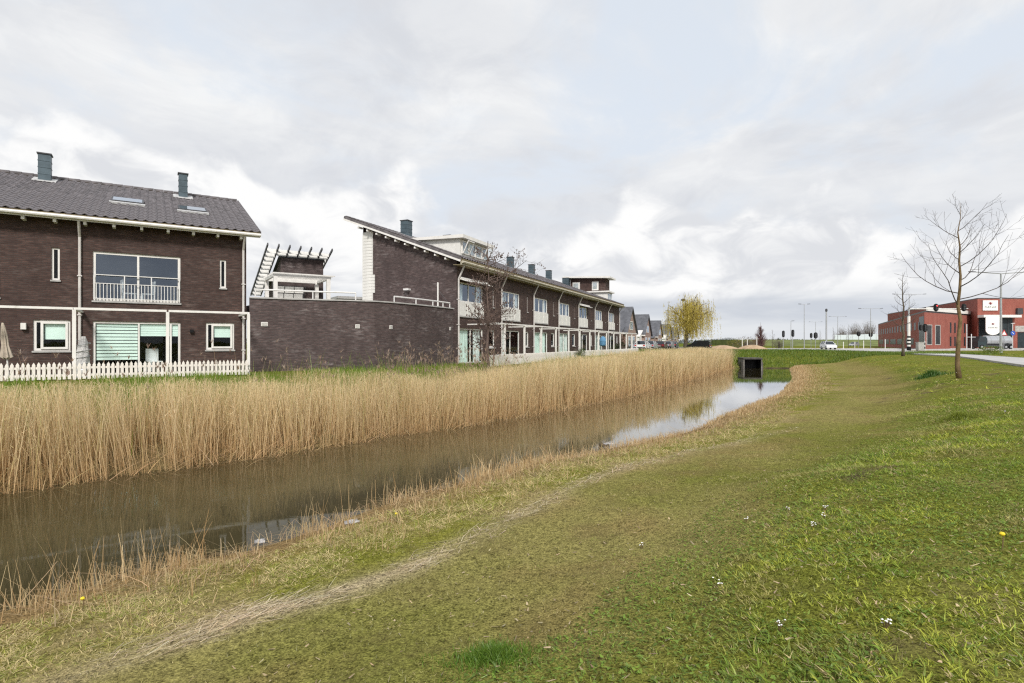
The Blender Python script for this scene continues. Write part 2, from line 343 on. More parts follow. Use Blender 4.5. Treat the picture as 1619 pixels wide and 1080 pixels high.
def lerp3(a, b, t): return a + (b - a) * t[..., None]
C_ = lambda *c: np.array(c, float)
GREEN, LUSH, OLIVE, STRAW, DRY, MUD, YELG = C_(.160, .175, .032), C_(.105, .15, .022), C_(.265, .235, .082), C_(.36, .275, .15), C_(.27, .185, .085), C_(.085, .07, .045), C_(.21, .205, .038)
def sstep(x, a, b): t = np.clip((x - a) / (b - a), 0, 1); return t * t * (3 - 2 * t)
def track(x, y, dr):                               # the line of cut reed left lying along the mown strip
    c = 2.75 + (fbm(x, y, 5.0, 2) - .5) * .9
    fade = sstep(fbm(x, y, 2.2, 2), .36, .56) * np.clip((15 - y) / 5, 0, 1)
    return np.exp(-((dr - c) / (.09 + .13 * fbm(x + 5, y, 1.2, 2))) ** 2) * (0.4 + 0.6 * fade) * np.clip((16 - y) / 5, 0, 1)
def bare(x, y): return sstep(fbm(x + 71, y - 33, .55, 3), .70, .78) * sstep(fbm(x - 12, y + 5, 2.4, 2), .42, .6)
def groundcol(x, y):
    dl, sl, dr, sr, inside, wob = zones(x, y)
    n1 = fbm(x, y, 2.6, 4); n2 = fbm(x + 50, y + 20, .7, 3); n3 = fbm(x - 30, y + 70, 9, 3)
    gr = lerp3(GREEN, LUSH, sstep(n1, .45, .75)); gr = lerp3(gr, YELG, sstep(n3, .4, .7) * .55); gr = lerp3(gr, OLIVE, sstep(n2, .5, .8) * .55)
    mown = lerp3(OLIVE, GREEN, sstep(n1, .42, .72) * .75); mown = lerp3(mown, DRY, sstep(n2, .5, .8) * .45)
    d2 = dr + wob
    c = lerp3(mown, gr, sstep(d2 + (n1 - .5) * 1.6, 4.9, 6.4))
    strip = lerp3(lerp3(YELG, STRAW, sstep(n2, .35, .65) * .7), GREEN, sstep(n1, .45, .7) * .6)
    c = lerp3(strip, c, sstep(d2, 2.5, 3.2))
    c = lerp3(np.broadcast_to(DRY, c.shape), c, sstep(d2 + (n2 - .5), .7, 1.9))
    c = lerp3(c, C_(.46, .37, .25), track(x, y, dr) * .85)
    # worn mown ribbon that runs on into the distance
    rib = np.exp(-((dr - 5.0) / 1.0) ** 2) * sstep(y, 14, 30); c = lerp3(c, C_(.24, .19, .075), rib * .5)
    lft = lerp3(np.broadcast_to(C_(.20, .145, .07), c.shape), lerp3(LUSH, GREEN, n2), sstep(dl + wob, 3.6, 5.2))
    c = np.where((sl > 0)[..., None], lft, c)
    fy = y - 61
    farc = lerp3(GREEN * .9, LUSH, n1)
    c = lerp3(c, farc, (fy > -.4) * (x > 22) * sstep(x + (n2 - .5) * 8, 46, 34))
    c = np.where(inside[..., None], MUD * .8, c)
    c = lerp3(c, C_(.13, .095, .065), bare(x, y) * (sr < 0) * (dr > 4.5) * .9)
    return c

def axis(a, b, step, far, n=26):
    core = np.arange(a, b + step, step); g = np.geomspace(step, far, n)
    return np.concatenate([a - g[::-1], core, b + g])
def terrain():
    xs = np.concatenate([axis(-26, 34, .28, 2500)]); ys = axis(-6, 64, .28, 3000)
    X, Y = np.meshgrid(xs, ys); Z = height(X.ravel(), Y.ravel()); n, m = len(ys), len(xs)
    me = bpy.data.meshes.new('ground'); me.vertices.add(n * m)
    me.vertices.foreach_set('co', np.stack([X.ravel(), Y.ravel(), Z], 1).astype(np.float32).ravel())
    i = np.arange(n * m).reshape(n, m); q = np.stack([i[:-1, :-1], i[:-1, 1:], i[1:, 1:], i[1:, :-1]], -1).reshape(-1)
    me.loops.add(len(q)); me.loops.foreach_set('vertex_index', q.astype(np.int32))
    k = len(q) // 4; me.polygons.add(k); me.polygons.foreach_set('loop_start', np.arange(0, len(q), 4, dtype=np.int32)); me.polygons.foreach_set('loop_total', np.full(k, 4, dtype=np.int32))
    me.polygons.foreach_set('use_smooth', np.ones(k, dtype=bool)); me.update()
    ca = me.color_attributes.new('Col', 'FLOAT_COLOR', 'POINT'); c = groundcol(X.ravel(), Y.ravel())
    ca.data.foreach_set('color', np.concatenate([c, np.ones((n * m, 1))], 1).astype(np.float32).ravel())
    m_, N = newmat('soil_and_turf'); col = N.n('ShaderNodeVertexColor', dict(layer_name='Col')).outputs[0]
    tc = N.n('ShaderNodeTexCoord').outputs['Object']
    f1 = N.noise(tc, 14, 6, .7); f2 = N.noise(tc, 1.6, 5, .6); f3 = N.noise(tc, 55, 3, .6)
    f4 = N.n('ShaderNodeTexVoronoi', dict(feature='F1'), Vector=tc, Scale=38.0).outputs[0]; br = N.math('ADD', N.math('ADD', N.rng(f1, .3, .7, .62, 1.3), N.rng(f3, .35, .65, -.3, .4)), N.rng(f4, .1, .7, .25, -.25))
    hs = N.n('ShaderNodeVectorMath', dict(operation='SCALE'), i0=col); N.t.links.new(br, hs.inputs['Scale'])
    c2 = N.mix(N.rng(f2, .45, .7, 0, .4), hs.outputs[0], (.155, .125, .055))
    bp = N.n('ShaderNodeBump', None, Strength=.7, Distance=.05, Height=N.math('ADD', f1, N.math('MULTIPLY', f3, .5))).outputs[0]
    p = N.n('ShaderNodeBsdfDiffuse', None, Color=c2, Normal=bp); finish(m_, N, p.outputs[0]); me.materials.append(m_)
    o = link('ground', me); o['kind'] = 'structure'
terrain()

def water():
    mb = MB(); L = [tuple(p) for p in LB]; Rr = [tuple(p) for p in RB]
    poly = Rr + L[::-1]
    # widen under the banks so that the land itself cuts the shoreline
    def off(P, s):
        out = []
        for k in range(len(P)):
            a = np.array(P[max(k-1, 0)]); b = np.array(P[min(k+1, len(P)-1)]); t = (b - a) / np.linalg.norm(b - a); out.append((P[k][0] - t[1] * s, P[k][1] + t[0] * s))
        return out
    l2 = off(L, 1.0); r2 = off(Rr, -1.0); l2[-1] = (23.6, 64.5); r2[-1] = (31.0, 64.5)
    n = max(len(l2), len(r2)); 
    def resample(P, n):
        P = np.array(P); s = np.r_[0, np.cumsum(np.linalg.norm(np.diff(P, axis=0), axis=1))]; t = np.linspace(0, s[-1], n)
        return np.stack([np.interp(t, s, P[:, 0]), np.interp(t, s, P[:, 1])], 1)
    a = resample(l2, 40); b = resample(r2, 40)
    for k in range(39): mb.face((*b[k], 0), (*b[k+1], 0), (*a[k+1], 0), (*a[k], 0))
    m, N = newmat('canal_water'); tc = N.n('ShaderNodeTexCoord').outputs['Object']
    w1 = N.noise(N.n('ShaderNodeMapping', None, Vector=tc, Rotation=(0, 0, R(35)), Scale=(1.0, 2.4, 1)).outputs[0], 3.0, 3, .5, .3); w2 = N.noise(tc, 14, 2)
    fld = N.rng(N.noise(tc, .22, 3), .42, .62, .3, 1)
    hgt = N.math('MULTIPLY', N.math('ADD', w1, N.math('MULTIPLY', w2, .12)), fld)
    bp = N.n('ShaderNodeBump', None, Strength=.028, Distance=.02, Height=hgt).outputs[0]
    c = N.mix(N.rng(N.noise(tc, .6, 4), .35, .7), (.042, .036, .016), (.060, .050, .023))
    fac = N.n('ShaderNodeLayerWeight', None, Blend=.5, Normal=bp).outputs['Facing']      # steeply seen water is murky, shallow seen water a mirror
    cv = N.n('ShaderNodeFloatCurve', None, Value=fac); cr = cv.mapping.curves[0]; cr.points[0].location = (0, .02); cr.points[1].location = (1, .98)
    for q in ((.5, .03), (.66, .075), (.76, .20), (.84, .50), (.92, .80)): cr.points.new(*q)
    cv.mapping.update()
    sh = N.n('ShaderNodeMixShader', None, Fac=cv.outputs[0], i1=N.n('ShaderNodeBsdfDiffuse', None, Color=c).outputs[0], i2=N.n('ShaderNodeBsdfGlossy', None, Color=(.97, .98, 1, 1), Roughness=.03, Normal=bp).outputs[0])
    finish(m, N, sh.outputs[0])
    o = mb.build('canal_water', m); o['kind'] = 'structure'
water()

# roads on the flat right of the canal: sheets a little proud of the ground
def strip_sheet(name, pts, w, z, mat, kerb=None, kerbname=None):
    pts = [Vector((*p, 0)) for p in pts]; mb = MB(); ks = (MB(), MB()); edges = []
    for k, p in enumerate(pts):
        t = (pts[min(k+1, len(pts)-1)] - pts[max(k-1, 0)]).normalized(); nrm = Vector((-t.y, t.x, 0)); edges.append((p + nrm * w / 2, p - nrm * w / 2, nrm))
    for (a, b, n0), (c, d, n1) in zip(edges, edges[1:]):
        mb.face((b.x, b.y, z), (d.x, d.y, z), (c.x, c.y, z), (a.x, a.y, z)); mb.face((a.x, a.y, z), (c.x, c.y, z), (c.x, c.y, z - .3), (a.x, a.y, z - .3)); mb.face((d.x, d.y, z), (b.x, b.y, z), (b.x, b.y, z - .3), (d.x, d.y, z - .3))
        if kerb:
            for K_, (p, q, s) in zip(ks, ((a, c, 1), (b, d, -1))):
                pts2 = [p, q, q + n1 * s * .15, p + n0 * s * .15]
                if s < 0: pts2 = [pts2[k] for k in (1, 0, 3, 2)]
                i = len(K_.v); K_.v += [(v.x, v.y, z - .3) for v in pts2] + [(v.x, v.y, z + kerb) for v in pts2]
                K_.f += [(i+4, i+5, i+6, i+7), (i, i+1, i+5, i+4), (i+1, i+2, i+6, i+5), (i+2, i+3, i+7, i+6), (i+3, i, i+4, i+7)]
    o = mb.build(name, mat); o['kind'] = 'structure'
    if kerb:
        for K_ in ks: K_.build('kerb', M['concrete'], o)
    return o
PY = [-14, 2, 17, 30, 42, 51, 54, 66.8, 75, 78, 96]; PXL = [10.6, 16.6, 23.1, 27.7, 35.3, 40.8, 41.8, 46.3, 47.6, 48, 47]; PXR = [15.4, 21.4, 27.9, 33.2, 39.6, 43.9, 45.4, 51, 55, 56.6, 66.6]
def bike_path():
    mb = MB(); kb = (MB(), MB()); z = 1.60
    for k in range(len(PY) - 1):
        a, b, c, d = (PXL[k], PY[k]), (PXR[k], PY[k]), (PXR[k+1], PY[k+1]), (PXL[k+1], PY[k+1]); mb.face((*a, z), (*b, z), (*c, z), (*d, z))
        for K_, p, q, s in ((kb[0], a, d, -1), (kb[1], b, c, 1)):
            i = len(K_.v); o = .16 * s; r = [(p[0], p[1]), (q[0], q[1]), (q[0] + o, q[1]), (p[0] + o, p[1])]
            if s > 0: r = [r[1], r[0], r[3], r[2]]
            K_.v += [(*t, z - .3) for t in r] + [(*t, z + .014) for t in r]; K_.f += [(i+4, i+5, i+6, i+7), (i, i+1, i+5, i+4), (i+1, i+2, i+6, i+5), (i+2, i+3, i+7, i+6), (i+3, i, i+4, i+7)]
    o = mb.build('bike_path', M['path']); o['kind'] = 'structure'
    for K_ in kb: K_.build('kerb', M['concrete'], o)
bike_path()
strip_sheet('road', [(48, 14), (60, 45), (76, 76), (92, 96), (120, 108)], 6.5, 1.53, M['asphalt'], .10)
strip_sheet('crossing_road', [(20, 112), (34, 108), (58, 104), (80, 104), (112, 108), (170, 124)], 24, 1.56, M['path'], .1)
strip_sheet('street', [(14, 62), (20.6, 76), (31.6, 108), (46, 140), (66, 188)], 7.5, 1.62, M['asphalt'], .1)

# ------------------------------------------------------------ blades of grass and reeds
def ribbons(name, base, up, lean, h, w, col, mat, segs=3, tip=.15, kind='stuff', parent=None, power=2.0, colpow=None, basecol=None):
    """one mesh of many blades: base (N,3), up direction (N,3), sideways sag (N,3), height, width, colour"""
    N = len(base); az = rng.random(N) * 2 * np.pi; side = np.stack([np.cos(az), np.sin(az), np.zeros(N)], 1)
    ts = np.linspace(0, 1, segs + 1); V = np.empty((N, segs + 1, 2, 3), np.float32); Cc = np.empty((N, segs + 1, 2, 4), np.float32)
    for k, t in enumerate(ts):
        p = base + up * (h * t)[:, None] + lean * (t ** power); ww = (w * (1 - (1 - tip) * t ** 1.5) / 2)[:, None]
        V[:, k, 0] = p - side * ww; V[:, k, 1] = p + side * ww
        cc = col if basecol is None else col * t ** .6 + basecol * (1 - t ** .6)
        Cc[:, k, :, :3] = cc[:, None, :]; Cc[..., 3] = 1
    nv = (segs + 1) * 2; b = (np.arange(N) * nv)[:, None, None]; s = (np.arange(segs) * 2)[None, :, None]
    q = (b + s + np.array([0, 1, 3, 2])[None, None, :]).reshape(-1)
    me = bpy.data.meshes.new(name); me.vertices.add(N * nv); me.vertices.foreach_set('co', V.ravel())
    me.loops.add(len(q)); me.loops.foreach_set('vertex_index', q.astype(np.int32)); kf = len(q) // 4
    me.polygons.add(kf); me.polygons.foreach_set('loop_start', np.arange(0, len(q), 4, dtype=np.int32)); me.polygons.foreach_set('loop_total', np.full(kf, 4, dtype=np.int32)); me.update()
    ca = me.color_attributes.new('Col', 'FLOAT_COLOR', 'POINT'); ca.data.foreach_set('color', Cc.ravel()); me.materials.append(mat)
    o = link(name, me, parent)
    if kind: o['kind'] = kind
    return o
def randir(n, s): a = rng.random(n) * 2 * np.pi; r = s * np.sqrt(rng.random(n)); return np.stack([np.cos(a) * r, np.sin(a) * r, np.zeros(n)], 1)
def along(P, n, d0, d1, sgn, y0=-99, y1=999, dpow=1.0):
    P = np.array(P); seg = np.linalg.norm(np.diff(P, axis=0), axis=1); s = np.r_[0, np.cumsum(seg)]
    t = rng.random(n) * s[-1]; k = np.clip(np.searchsorted(s, t) - 1, 0, len(seg) - 1); f = (t - s[k]) / seg[k]
    p = P[k] + (P[k+1] - P[k]) * f[:, None]; tg = (P[k+1] - P[k]) / seg[k][:, None]; nr = np.stack([-tg[:, 1], tg[:, 0]], 1) * sgn
    d = d0 + (d1 - d0) * rng.random(n) ** dpow
    p = p + nr * d[:, None]
    m = (p[:, 1] > y0) & (p[:, 1] < y1); return p[m], d[m]
UP = np.array([0, 0, 1.0])
def vary(c, n, v=.22, hue=.08): return np.clip(np.broadcast_to(c, (n, 3)) * (1 + (rng.random((n, 1)) - .5) * 2 * v) * (1 + (rng.random((n, 3)) - .5) * 2 * hue), .004, .95)

def reedbed():
    def bed(P, n, d1):
        p, d = along(P, n, -.25, d1, 1); 
        gap = fbm(p[:, 0], p[:, 1], .55, 3); keep = rng.random(len(p)) < np.clip((gap - .30) * 4.5, .06, 1)
        return p[keep], d[keep]
    pn, dn = bed(LB[2:12], 40000, 3.6); pf, df = bed(LB[11:], 30000, 3.2)
    p = np.concatenate([pn, pf]); d = np.concatenate([dn, df]); n = len(p)
    z = height(p[:, 0], p[:, 1]); z = np.maximum(z, -.12)
    far = sstep(p[:, 1], 20, 34)
    big = fbm(p[:, 0], p[:, 1], 2.2, 3)
    top = (np.interp(p[:, 0], [-12, -7, -5, -3.2, -1, 2, 10, 25], [1.98, 1.98, 1.84, 1.72, 1.92, 2.1, 2.15, 2.1]) + (big - .5) * .8) * (1 - .22 * np.clip(d / 3.4, 0, 1) * (1 - .7 * far))
    h = np.clip(top - z * .55, .5, 3) * (1 - .55 * rng.random(n) ** 3.2)
    up = UP + rng.normal(0, .07, (n, 3)) * [1, 1, 0] + np.c_[(fbm(p[:, 0], p[:, 1], .8, 2) - .5) * .35, (fbm(p[:, 0] + 40, p[:, 1], .8, 2) - .5) * .35, np.zeros(n)]; lean = randir(n, .34) * h[:, None] * .6 * np.where(rng.random(n) < .09, 3.4, 1.0)[:, None]; up = up + randir(n, 1) * (rng.random((n, 1)) < .05) * .45
    w = rng.uniform(.006, .014, n) * (1 + .8 * far)
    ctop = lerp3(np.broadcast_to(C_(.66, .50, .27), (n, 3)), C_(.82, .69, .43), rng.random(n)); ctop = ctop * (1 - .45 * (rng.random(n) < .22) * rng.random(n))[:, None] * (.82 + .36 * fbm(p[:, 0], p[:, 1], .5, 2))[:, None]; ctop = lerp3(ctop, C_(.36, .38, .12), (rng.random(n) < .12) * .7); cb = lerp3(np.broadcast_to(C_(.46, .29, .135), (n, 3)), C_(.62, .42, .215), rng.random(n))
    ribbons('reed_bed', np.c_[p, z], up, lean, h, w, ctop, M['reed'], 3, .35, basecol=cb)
    # hanging dry leaves on the upper stems
    k = rng.integers(0, n, 60000); f = 1 - .62 * rng.random(len(k)) ** 1.5
    b = np.c_[p[k], z[k]] + up[k] * (h[k] * f)[:, None] + lean[k] * (f ** 2)[:, None]; nn = len(k)
    ribbons('reed_leaves', b, UP * .6 + randir(nn, .7), np.array([0, 0, -.10]) + randir(nn, .08), rng.uniform(.12, .34, nn), rng.uniform(.007, .016, nn) * (1 + .6 * far[k]), vary(C_(.74, .59, .33), nn, .28), M['reed'], 1, .1)
    # broken stems lying over the water's edge
    pb, db = along(LB[3:], 5200, -.4, .45, 1); nb = len(pb); zb = np.maximum(height(pb[:, 0], pb[:, 1]), 0.0)
    ribbons('fallen_reeds', np.c_[pb, zb], UP * rng.uniform(.05, .75, (nb, 1)) + randir(nb, 1.0), np.array([0, 0, -.12]) + randir(nb, .1), rng.uniform(.4, 1.3, nb), rng.uniform(.008, .016, nb), vary(C_(.54, .38, .20), nb, .45), M['reed'], 3, .4)
    # plumed reeds standing tall near the wall
    pp, dp = along(LB[4:12], 1100, 1.5, 4.6, 1); m = rng.random(len(pp)) < np.where((pp[:, 0] > -4.5), .5, .14); pp = pp[m]; npm = len(pp); zp = height(pp[:, 0], pp[:, 1]); hp = rng.uniform(1.35, 2.1, npm) - zp * .25; ln = randir(npm, .3)
    ribbons('tall_reeds', np.c_[pp, zp], UP + rng.normal(0, .05, (npm, 3)) * [1, 1, 0], ln, hp, np.full(npm, .010), vary(C_(.40, .30, .20), npm), M['reed'], 3, .5)
    bp_ = np.c_[pp, zp + hp] + ln; kk = np.repeat(np.arange(npm), 7); 
    ribbons('reed_plumes', bp_[kk] + rng.normal(0, .012, (len(kk), 3)), UP * .8 + randir(len(kk), .5), randir(len(kk), .05) - UP * .04, rng.uniform(.08, .24, len(kk)), np.full(len(kk), .018), vary(C_(.34, .25, .19), len(kk)), M['reed'], 2, .2)
    # fresh green shoots and grass behind the reeds
    pg, dg = along(LB[2:], 36000, .9, 8.6, 1, dpow=.8); k = rng.random(len(pg)) < np.clip(.10 + (dg - 2.2) * .5, .10, 1); pg = pg[k]; dg = dg[k]; ng = len(pg); zg = height(pg[:, 0], pg[:, 1])
    hg = rng.uniform(.16, .5, ng) * np.where(dg < 4.4, 3.0, 1.0) * (.6 + .8 * fbm(pg[:, 0], pg[:, 1], 1.5, 2)) * np.interp(dg, [0, 5.2, 7, 9], [1, 1, .6, .35])
    cg = lerp3(np.broadcast_to(C_(.12, .23, .02), (ng, 3)), C_(.25, .30, .05), rng.random(ng))
    ribbons('bank_grass', np.c_[pg, zg - .02], UP + rng.normal(0, .12, (ng, 3)) * [1, 1, 0], randir(ng, .35) * hg[:, None], hg, rng.uniform(.008, .018, ng) * (1 + pg[:, 1] / 40), cg, M['veg'], 3, .1)
reedbed()

def meadow():
    # dry reed stubble and tangled straw along the near shore
    p, d = along(RB[2:], 44000, -.12, 2.4, -1, dpow=1.2); k = rng.random(len(p)) < np.clip((fbm(p[:, 0], p[:, 1], .8, 2) - .25) * 3.2, .06, 1) * np.interp(p[:, 1], [4, 14, 40, 61], [1, .9, .75, .7]); p = p[k]; d = d[k]; n = len(p); z = np.maximum(height(p[:, 0], p[:, 1]), -.1)
    h = rng.uniform(.06, .26, n) + np.where((rng.random(n) < .20) & (d < .75), rng.uniform(.1, .5, n), 0) * np.interp(p[:, 1], [5, 11, 16, 60], [1.0, .7, .15, .25]); h *= np.interp(d, [0, .9, 2.1], [1.15, 1, .7]) * np.interp(p[:, 1], [10, 16, 60], [1, .62, .75])
    c = lerp3(np.broadcast_to(C_(.44, .28, .13), (n, 3)), C_(.68, .54, .31), rng.random(n)); c = lerp3(c, C_(.24, .22, .05), (rng.random(n) < sstep(d, .7, 2.0) * .65) * .8)
    ribbons('dry_shore_reeds', np.c_[p, z - .02], UP + rng.normal(0, .15, (n, 3)) * [1, 1, 0], randir(n, .22) * h[:, None], h, rng.uniform(.004, .009, n) * np.interp(p[:, 1], [5, 15, 60], [1, 2.0, 4.5]), c, M['reed'], 3, .35)
    p, d = along(RB[2:16], 5200, -.2, 1.7, -1); n = len(p); z = np.maximum(height(p[:, 0], p[:, 1]), .0) + .02
    ribbons('lying_reed_stems', np.c_[p, z], UP * rng.uniform(.0, .35, (n, 1)) + randir(n, 1), randir(n, .1) - UP * .03, rng.uniform(.15, .7, n), rng.uniform(.004, .009, n) * np.interp(p[:, 1], [5, 15, 40], [1, 1.6, 2.5]), vary(C_(.45, .33, .19), n, .4), M['reed'], 3, .5)
    # straw of the track
    p, d = along(RB[2:17], 44000, 1.9, 3.7, -1); dr, _ = pdist(p[:, 0], p[:, 1], RB); k = rng.random(len(p)) < track(p[:, 0], p[:, 1], dr) * np.interp(p[:, 1], [4, 12, 24], [1, .6, .25]); p = p[k]; n = len(p); z = height(p[:, 0], p[:, 1]) + rng.uniform(.005, .045, n)
    tg = np.broadcast_to(np.array([.62, .78, 0]), (n, 3)) * np.sign(rng.random((n, 1)) - .5) + randir(n, .8)
    ribbons('straw_track', np.c_[p, z], tg + UP * rng.uniform(-.03, .12, (n, 1)), randir(n, .05), rng.uniform(.04, .22, n), rng.uniform(.003, .007, n) * np.interp(p[:, 1], [4, 14], [1, 1.8]), vary(C_(.70, .58, .42), n, .45), M['reed'], 1, .6)
    # turf grows in tufts: every tuft has its own colour and size and throws its blades outwards
    def turf(name, n, y0, y1, per, size, wmul, pw, segs):
        y = y0 + (y1 - y0) * rng.random(n) ** pw; x = (rng.random(n) * 2 - 1) * (y * 1.04 + 2.8)
        dr, sr = pdist(x, y, RB); xl = np.interp(y, PY, PXL); xr = np.interp(y, PY, PXR); pd = np.maximum(xl - x, x - xr); k = (sr < 0) & (dr > 1.0) & (pd > .25); x, y, dr, pd = x[k], y[k], dr[k], pd[k]
        tr = track(x, y, dr); cl = fbm(x, y, .55, 3); c2 = fbm(x + 9, y - 4, 1.9, 3)
        mown = 1 - sstep(dr + (c2 - .5) * 1.6, 5.0, 6.4); strip = 1 - sstep(dr, 2.2, 2.9)
        k = rng.random(len(x)) < np.clip((cl - .25) * 3.2, .22, 1) * (1 - .85 * tr) * (1 - .85 * bare(x, y)); x, y, dr, pd, cl, c2, mown, strip = (v[k] for v in (x, y, dr, pd, cl, c2, mown, strip)); n = len(x)
        hue = rng.random(n); sp = fbm(x + 31, y + 17, .9, 2)
        slope = lerp3(lerp3(np.broadcast_to(C_(.115, .185, .022), (n, 3)), C_(.22, .275, .036), hue), C_(.34, .365, .048), sstep(sp + (hue - .5) * .5, .48, .80))
        slope = np.where((rng.random(n) < .10)[:, None], C_(.40, .32, .17) * (.7 + .6 * rng.random((n, 1))), slope)
        slope = lerp3(slope, C_(.30, .25, .10), sstep(fbm(x - 20, y + 44, 1.1, 3), .56, .74) * .75)
        flat = lerp3(lerp3(np.broadcast_to(C_(.29, .262, .088), (n, 3)), C_(.225, .262, .050), sstep(c2 + (hue - .5) * .6, .38, .70)), C_(.42, .33, .18), (hue > .80) * .7)
        edge = lerp3(lerp3(np.broadcast_to(C_(.29, .29, .06), (n, 3)), C_(.18, .22, .035), hue), C_(.54, .43, .23), (rng.random(n) < .55) * .9)
        col = lerp3(lerp3(slope, flat, mown), edge, strip * .9)
        rib = np.exp(-((dr - 5.0) / 1.0) ** 2) * sstep(y, 14, 30); col = lerp3(col, C_(.31, .25, .10), rib * .5)
        sz = size * (.55 + .9 * rng.random(n) ** 1.6) * (.75 + .9 * np.clip(cl - .35, 0, .5)) * (1 - .48 * mown * (1 - strip)) * (1 + .7 * strip) * np.clip((pd - .2) / 6, .35, 1)
        kk = np.repeat(np.arange(n), per); m = len(kk); az = rng.random(m) * 2 * np.pi; out = np.stack([np.cos(az), np.sin(az), np.zeros(m)], 1); rr = rng.random(m)
        h = sz[kk] * rng.uniform(.55, 1.15, m); el = rng.uniform(.35, 1.0, m) * (1 - .35 * mown[kk])
        px_ = x[kk] + out[:, 0] * sz[kk] * .32 * rr; py_ = y[kk] + out[:, 1] * sz[kk] * .32 * rr
        base = np.c_[px_, py_, height(x, y)[kk] - .008]
        cb = np.clip(col[kk] * (.80 + .62 * rng.random((m, 1))) * 1.12, .01, .9)
        ribbons(name, base, UP * el[:, None] + out * .55, out * (h * .35)[:, None] - UP * (h * .18)[:, None], h, rng.uniform(.0035, .008, m) * wmul, cb, M['veg'], segs, .15)
    turf('near_grass', 72000, 2.0, 7.5, 8, .050, 1.5, .8, 2)
    turf('middle_grass', 92000, 7.5, 18, 6, .078, 2.5, .85, 1)
    turf('far_grass', 74000, 18, 66, 5, .10, 5.5, .8, 1)
    def under(n, y0, y1):                              # fine blades between the tufts
        y = y0 + (y1 - y0) * rng.random(n) ** .9; x = (rng.random(n) * 2 - 1) * (y * 1.02 + 1.8); dr, sr = pdist(x, y, RB); k = (sr < 0) & (dr > 1.1); x, y, dr = x[k], y[k], dr[k]; n = len(x); h = rng.uniform(.012, .038, n)
        c = groundcol(x, y) * (.8 + .7 * rng.random((n, 1)))
        ribbons('fine_grass', np.c_[x, y, height(x, y) - .006], UP + randir(n, .7), randir(n, .8) * h[:, None], h, rng.uniform(.003, .006, n) * (1 + y / 14), np.clip(c, .01, .9), M['veg'], 1, .2)
    under(150000, 2.0, 13)
    # broad leaves of clover, dandelion and plantain in the slope
    n = 110000; y = 2.0 + 13 * rng.random(n) ** 1.3; x = (rng.random(n) * 2 - 1) * (y * 1.0 + 1.5); dr, sr = pdist(x, y, RB); cl = fbm(x + 3, y + 8, .9, 3)
    k = (sr < 0) & (dr > 5.1) & (cl > .47); x, y = x[k], y[k]; n = len(x); z = height(x, y)
    ribbons('clover_leaves', np.c_[x, y, z + rng.uniform(.0, .035, n)], UP * .35 + randir(n, 1), -UP * rng.uniform(.004, .03, (n, 1)), rng.uniform(.018, .06, n), rng.uniform(.010, .024, n), vary(C_(.165, .235, .036), n, .45), M['veg'], 2, .45)
    n = 5200; y = 2.0 + 15 * rng.random(n) ** 1.3; x = (rng.random(n) * 2 - 1) * (y * 1.0 + 1.5); dr, sr = pdist(x, y, RB); k = (sr < 0) & (dr > 3.4); x, y = x[k], y[k]; n = len(x)
    ribbons('dead_leaves', np.c_[x, y, height(x, y) + rng.uniform(.005, .04, n)], UP * rng.uniform(-.1, .4, (n, 1)) + randir(n, 1), randir(n, .02), rng.uniform(.015, .06, n), rng.uniform(.004, .022, n), vary(C_(.46, .36, .23), n, .5), M['veg'], 1, .5)
    p, d = along(LB[3:], 900, -.9, .0, 1); n = len(p); ribbons('floating_stems', np.c_[p, np.full(n, .006)], randir(n, 1) + UP * .004, randir(n, .03), rng.uniform(.06, .5, n), rng.uniform(.005, .012, n), vary(C_(.40, .30, .17), n, .4), M['reed'], 1, .6)
    p, d = along(RB[2:], 900, -.8, .0, -1); n = len(p); ribbons('floating_straw', np.c_[p, np.full(n, .006)], randir(n, 1) + UP * .004, randir(n, .03), rng.uniform(.05, .4, n), rng.uniform(.004, .010, n), vary(C_(.38, .29, .18), n, .4), M['reed'], 1, .6)
    # grass over the far bank and the embankment
    n = 26000; x = 14 + 40 * rng.random(n) ** 1.25; y = rng.uniform(60.6, 72, n); z = height(x, y); k = z > .05; x, y, z = x[k], y[k], z[k]; n = len(x)
    ribbons('far_bank_grass', np.c_[x, y, z], UP + rng.normal(0, .2, (n, 3)) * [1, 1, 0], randir(n, .1), rng.uniform(.08, .3, n), np.full(n, .05), vary(C_(.12, .18, .025), n, .3), M['veg'], 2, .2)
meadow()

# ------------------------------------------------------------ buildings
def facade(x0, x1, z0, z1, holes, y=0.0, depth=.16, top=None):
    """wall sheet in local x-z with real openings and reveals; top: function of x for a raked head"""
    mb = MB(); xs = sorted({x0, x1, *[h[0] for h in holes], *[h[1] for h in holes]}); zs = sorted({z0, z1, *[h[2] for h in holes], *[h[3] for h in holes]})
    for a, b in zip(xs, xs[1:]):
        for c, d in zip(zs, zs[1:]):
            mx, mz = (a + b) / 2, (c + d) / 2
            if any(h[0] < mx < h[1] and h[2] < mz < h[3] for h in holes): continue
            mb.face((a, y, c), (b, y, c), (b, y, d), (a, y, d))
    for (a, b, c, d) in holes:
        mb.face((a, y, c), (a, y, d), (a, y + depth, d), (a, y + depth, c)); mb.face((b, y, c), (b, y + depth, c), (b, y + depth, d), (b, y, d))
        mb.face((a, y, d), (b, y, d), (b, y + depth, d), (a, y + depth, d)); mb.face((a, y, c), (a, y + depth, c), (b, y + depth, c), (b, y, c))
    return mb
